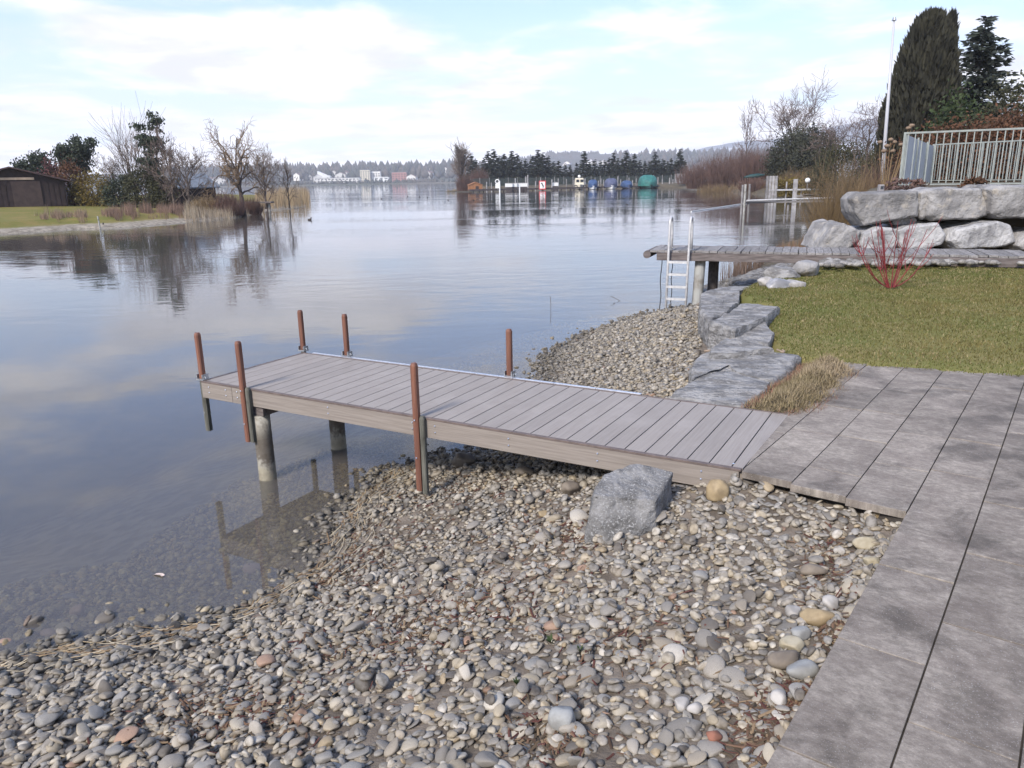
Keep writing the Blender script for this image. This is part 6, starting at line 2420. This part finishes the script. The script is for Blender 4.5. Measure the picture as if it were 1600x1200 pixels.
mb.add(V * .36 + np.array([0, 0, 3.0]), T.tolist())
mb.build('radar_dome', M['white'], root, smooth=True)
mb = MB()
mb.tube([(0, 0, 2.6), (0, 0, 2.8)], .08, 6)
mb.build('mast', M['white'], root)
q = on_boom(742, 3)
house('hut', 'small orange-brown hut at the left end of the harbour', 'hut', (q[0], q[1], .4), .2, 3.0, 2.4, 1.1, 1.7, M['orangewood'], M['orangewood'], .15, door=(.3, .7, .9))
# mesh fence behind the landing
fa, fb = hpos(735, 212, .35), hpos(1062, 222, .35)
fd = (fb - fa) / np.linalg.norm(fb - fa)
fl = np.linalg.norm(fb - fa)
fe = thing('harbour_fence', 'long dark green mesh fence on thin posts in front of the spruces', 'fence', fa, math.atan2(fd[1], fd[0]))
mb = MB()
for i in range(260):
    mb.box((fl * (i + .5) / 260, .05, 1.35), (.06, .01, 1.3))
for i in range(9):
    mb.box((fl / 2, .075, .2 + i * .3), (fl / 2, .01, .03))
o = mb.build('wire_mesh', M['meshgreen'], fe)
o['kind'] = 'stuff'
mb = MB()
mb.tube([(0, 0, -.3), (0, 0, 2.9)], .06, 6)
fp = mb.mesh('fence_post', M['greypost'])
for i in range(24):
    link('fence_post', fp, fe, (fl * i / 23, 0, 0))
q = hpos(1072, 212, .5)
gp = thing('metal_screen', 'grey corrugated metal screen at the right end of the harbour', 'screen', q)
for i in range(11):
    mb = MB()
    mb.box((-2.9 + i * .56, 0, 1.4), (.26, .04 + .03 * (i % 2), 1.5))
    mb.build('panel', M['greypost'], gp)
q = hpos(1083, 203, .5)
bt = thing('stored_boat', 'white slim boat stored upright against the grey metal screen', 'boat', q)
mb = MB()
V, T = ICO[3]
mb.add(V * np.array([.5, .35, 2.3]) + np.array([0, 0, 1.9]), T.tolist())
mb.build('hull', M['white'], bt, smooth=True)
mb = MB()
mb.box((0, .2, .2), (.5, .3, .3))
mb.build('stand', M['dockwood'], bt)
for px, mt, lb in ((1094, 'red', 'small boat with a red hull drawn up right of the grey metal screen'), (1101, 'white', 'small white boat drawn up on the bank at the harbour end')):
    q = hpos(px, 190 if px < 1100 else 184)
    q[2] = ground(bank_z, q[0], q[1]) + .35
    root = thing('dinghy', lb, 'boat', q, 1.1)
    hull(root, 4.2, 1.5, .6, mt)
    mb = MB()
    mb.box((0, 0, .72), (.62, .25, .05))
    mb.build('seat', M['palewood'], root)

# spruces and the tall bare bush of the harbour shore
sp = []
for k in range(4):
    sp.append(conifer('spruce', 'proto', 'tree', (0, 0, 0), 70 + k, 7.0, 1.55, 'spruce', 22, 7, .46, .22, dens=26, gap=.08, crown_pow=.95))
first = [True] * 4
for k, (px, pyt, dy) in enumerate(((745, 250, 9), (768, 249, 8), (785, 247, 9), (795, 249, 8), (815, 250, 9), (829, 249, 8), (845, 246, 9), (865, 252, 8), (883, 256, 9), (901, 254, 8), (921, 253, 9), (938, 251, 8), (945, 250, 9), (972, 248, 8), (984, 248, 9), (999, 250, 8), (1014, 251, 9), (1029, 249, 8), (1042, 252, 9), (1055, 250, 8), (737, 240, 0), (757, 246, 3), (764, 236, 0), (772, 233, -2), (780, 243, 3), (789, 240, 1), (800, 236, -1), (808, 240, 2), (822, 248, 1), (834, 243, 3), (841, 234, -1), (849, 238, 1), (857, 243, 2), (873, 251, 0),
                                   (891, 258, 2), (913, 236, -1), (929, 249, 2), (951, 246, 0), (958, 239, 3), (965, 247, -1), (978, 235, 1), (990, 240, 0), (1007, 252, 3), (1022, 238, 0), (1035, 248, 2), (1048, 247, 1), (1061, 233, -1), (1069, 250, 3))):
    Y = 232 + dy * 2
    q = hpos(px, Y)
    q[2] = ground(bank_z, q[0], q[1]) - .1
    v = k % 4
    o = sp[v] if first[v] else copy_tree(sp[v])
    first[v] = False
    h = atY(px, pyt, Y)[2] - q[2]
    o.location = q
    o.scale = (h / 7 * r_.uniform(1.1, 1.6), h / 7 * r_.uniform(1.1, 1.6), h / 7)
    o.rotation_euler.z = r_.uniform(0, 6)
    tag(o, ('dark spruce in the front row behind the harbour fence, ' + ORD[k - 20] + ' from the slim pinkish tree') if k > 19 else ('spruce in the back row behind the harbour fence, ' + ORD[k] + ' from the slim pinkish tree'), 'tree', 'spruces behind the harbour')
q = hpos(722, 186)
q[2] = .3
bare_tree('bare_tree', 'tall slim pinkish bare tree at the left end of the harbour', 'tree', q, 81, tree_h(720, 222, q), 2.6, .18, 30, 3, 'palewillow', first=.05, up=.75, kids=(4, 6), wob=.12, twig_r=.045)
stem_shrub('shrub', 'brown shrub around the foot of the tall slim bare tree', 'shrub', (q[0] + .6, q[1] - 1, .2), 82, 300, 4.2, 2.4, 1.6, 'brownstem', .08, forks=3, base=.7)
stem_shrub('shrub', 'brown bush between the tall slim bare tree and the spruces', 'shrub', tuple(hpos(748, 225, .3)), 83, 360, 6.2, 3.0, 2.0, 'brownstem', .1, forks=3, base=.8)
reeds('harbour_reeds', [([hpos(692, 179)[:2], hpos(730, 192)[:2], hpos(760, 200)[:2], hpos(760, 203)[:2], hpos(716, 190)[:2]], 900, .4, 1.1, .09, bank_z, (.32, .25, .16), (.24, .18, .12))], 23)

# ================================================================ town on the far shore
r_ = np.random.default_rng(91)
tw_spec = []
for i in range(46):
    px = r_.choice([r_.uniform(600, 700), r_.uniform(300, 345), r_.uniform(480, 560), r_.uniform(640, 700), r_.uniform(880, 960), r_.uniform(440, 480)])
    tw_spec.append((px, r_.uniform(1190, 1620), r_.uniform(9, 17), r_.uniform(8, 12), r_.uniform(6, 10)))
tl_ = near_labels('small pale house in the far town', [s_[0] for s_ in tw_spec], [(508, 'the gabled white building'), (572, 'the apartment towers'), (625, 'the reddish block'), (720, 'the slim pinkish tree'), (375, 'the golden-brown willow'), (449, 'the smallest willow'), (320, 'the small shed'), (905, 'the cabin boat'), (955, 'the slate blue boat')])
for hn_, (px, Y, wx, wy, hh) in enumerate(tw_spec):
    if 855 < px:
        Y = r_.uniform(1700, 2000)
    z = np.interp(Y, [1150, 1156, 1210, 1400, 2050], [-1, 1, 3.5, 9, 30]) + (Y - 1150) * .012
    house('house', tl_[hn_], 'house', (atY(px, 285, Y)[0], Y, z), r_.uniform(-.6, .6), wx, wy, hh, hh + 3.5, M['render'], M['tileroof'], .6, windows=((-wx * .25, hh * .6, 1.6, 1.8), (wx * .25, hh * .6, 1.6, 1.8)),
          group='pale houses of the far town')
for px, Y, wx, hh, mt, nw, lb in ((530, 1185, 64, 7, 'render', 12, 'very long low white building on the far shore left of the towers'), (572, 1230, 15, 17, 'cream', 4, 'pale apartment tower standing left of two on the far shore'), (588, 1240, 16, 15, 'render', 4, 'pale apartment tower standing right of two on the far shore'),
                                  (625, 1215, 22, 14, 'pinkwall', 5, 'reddish block among the pale houses of the far town'), (597, 1195, 22, 7, 'white', 3, 'white hall with a bright roof right below the towers'), (508, 1260, 20, 9, 'white', 3, 'white building with a sharp gable at the left of the far town')):
    q = np.array([atY(px, 285, Y)[0], Y, 3.0 if Y < 1220 else 4.5])
    root = thing('building', lb, 'building', q)
    mb = MB()
    mb.box((0, 0, hh / 2), (wx / 2, 6, hh / 2))
    mb.build('wall', M[mt], root)
    mb = MB()
    if px == 508:
        mb.add([(-wx / 2, -6.3, hh + .02), (wx / 2, -6.3, hh + .02), (wx / 2, 6.3, hh + .02), (-wx / 2, 6.3, hh + .02), (-wx / 2, -6.3, hh + 8), (-wx / 2, 6.3, hh + 8)], [(0, 1, 4), (3, 5, 2), (1, 2, 5, 4), (0, 4, 5, 3), (0, 3, 2, 1)])
    else:
        mb.box((0, 0, hh + .32), (wx / 2 + .4, 6.4, .3))
    mb.build('roof', M['slate'] if mt != 'white' else M['white'], root)
    for f in range(max(1, int(hh / 3.2))):
        for i in range(nw):
            mb = MB()
            mb.box((-wx / 2 + wx * (i + .5) / nw, -6.05, 1.9 + f * 3.1), (wx / nw * .3, .06, .75))
            mb.build('window', M['glass'], root)

# ================================================================ water birds
def duck_mesh():
    """one continuous body: breast, back and tail, neck and head with bill"""
    prof = [((-.24, .10), .012), ((-.19, .075), .05), ((-.10, .055), .085), ((0, .05), .10), ((.09, .055), .09), ((.15, .10), .055), ((.17, .16), .038), ((.185, .205), .045), ((.215, .225), .04), ((.25, .218), .018), ((.29, .21), .010)]
    mb = MB()
    mb.tube([(x, 0, z) for (x, z), r in prof], [r for _, r in prof], 10)
    return mb.mesh('duck', M['duck'], True)


dm = duck_mesh()
DUCKS = ((484, 344), (876, 326), (880, 321), (965, 327), (740, 313), (868, 333), (914, 322), (600, 306), (612, 309), (596, 311), (656, 308), (668, 309), (520, 301), (532, 303), (556, 300), (575, 299), (637, 307), (545, 306), (700, 313), (980, 320))
dl_ = near_labels('tiny dark duck on the open lake', [d_[0] for d_ in DUCKS], [(480, 'the peninsula reeds'), (572, 'the apartment towers'), (625, 'the reddish block'), (722, 'the slim pinkish tree'), (848, 'the warning sign'), (905, 'the cabin boat'), (1000, 'the teal boat')])
for k, (px, py) in enumerate(DUCKS):
    q = at(px, py)
    o = link('duck', dm, None, (q[0], q[1], -.02))
    o.rotation_euler.z = r_.uniform(0, 6.28)
    s = .9 if k == 0 else r_.uniform(.4, .65) * (1.6 if py < 315 else 1)
    o.scale = (s, s, s)
    if k == 0:
        tag(o, 'dark duck swimming alone off the reeds of the peninsula', 'duck', 'ducks on the lake')
    else:
        tag(o, dl_[k], 'duck', 'ducks on the lake')
for px, py, lb, pts in ((860, 484, 'thin upright twig sticking out of the water off the gravel mound', [(0, 0, -.3), (.01, 0, .1), (0, 0, .26)]), (966, 470, 'bent twig poking out of the water left of the ladder', [(-.16, 0, .10), (0, 0, .02), (.14, 0, -.06)]),
                        (955, 513, 'short forked twig at the waterline of the gravel mound', [(.06, 0, .10), (0, 0, .03), (.07, 0, -.06)])):
    q = at(px, py)
    mb = MB()
    mb.tube(pts, .005, 5)
    tag(mb.build('twig', M['bark'], None, loc=(q[0], q[1], 0)), lb, 'twig')

# ---------------------------------------------------------------- the air over the lake
hz = MB()
hz.box((0, 2180, 158), (2900, 2400, 162))
hm = bpy.data.materials.new('haze')
hm.use_nodes = True
k = NT(hm.node_tree)
k.n.clear()
pv_ = k.add('ShaderNodeVolumePrincipled')
pv_.inputs['Color'].default_value = (0.90, 0.92, 1.0, 1)
pv_.inputs['Density'].default_value = 2.2e-4
ho = k.add('ShaderNodeOutputMaterial')
k.l.new(pv_.outputs[0], ho.inputs['Volume'])
tag(hz.build('haze', hm), kind='stuff')
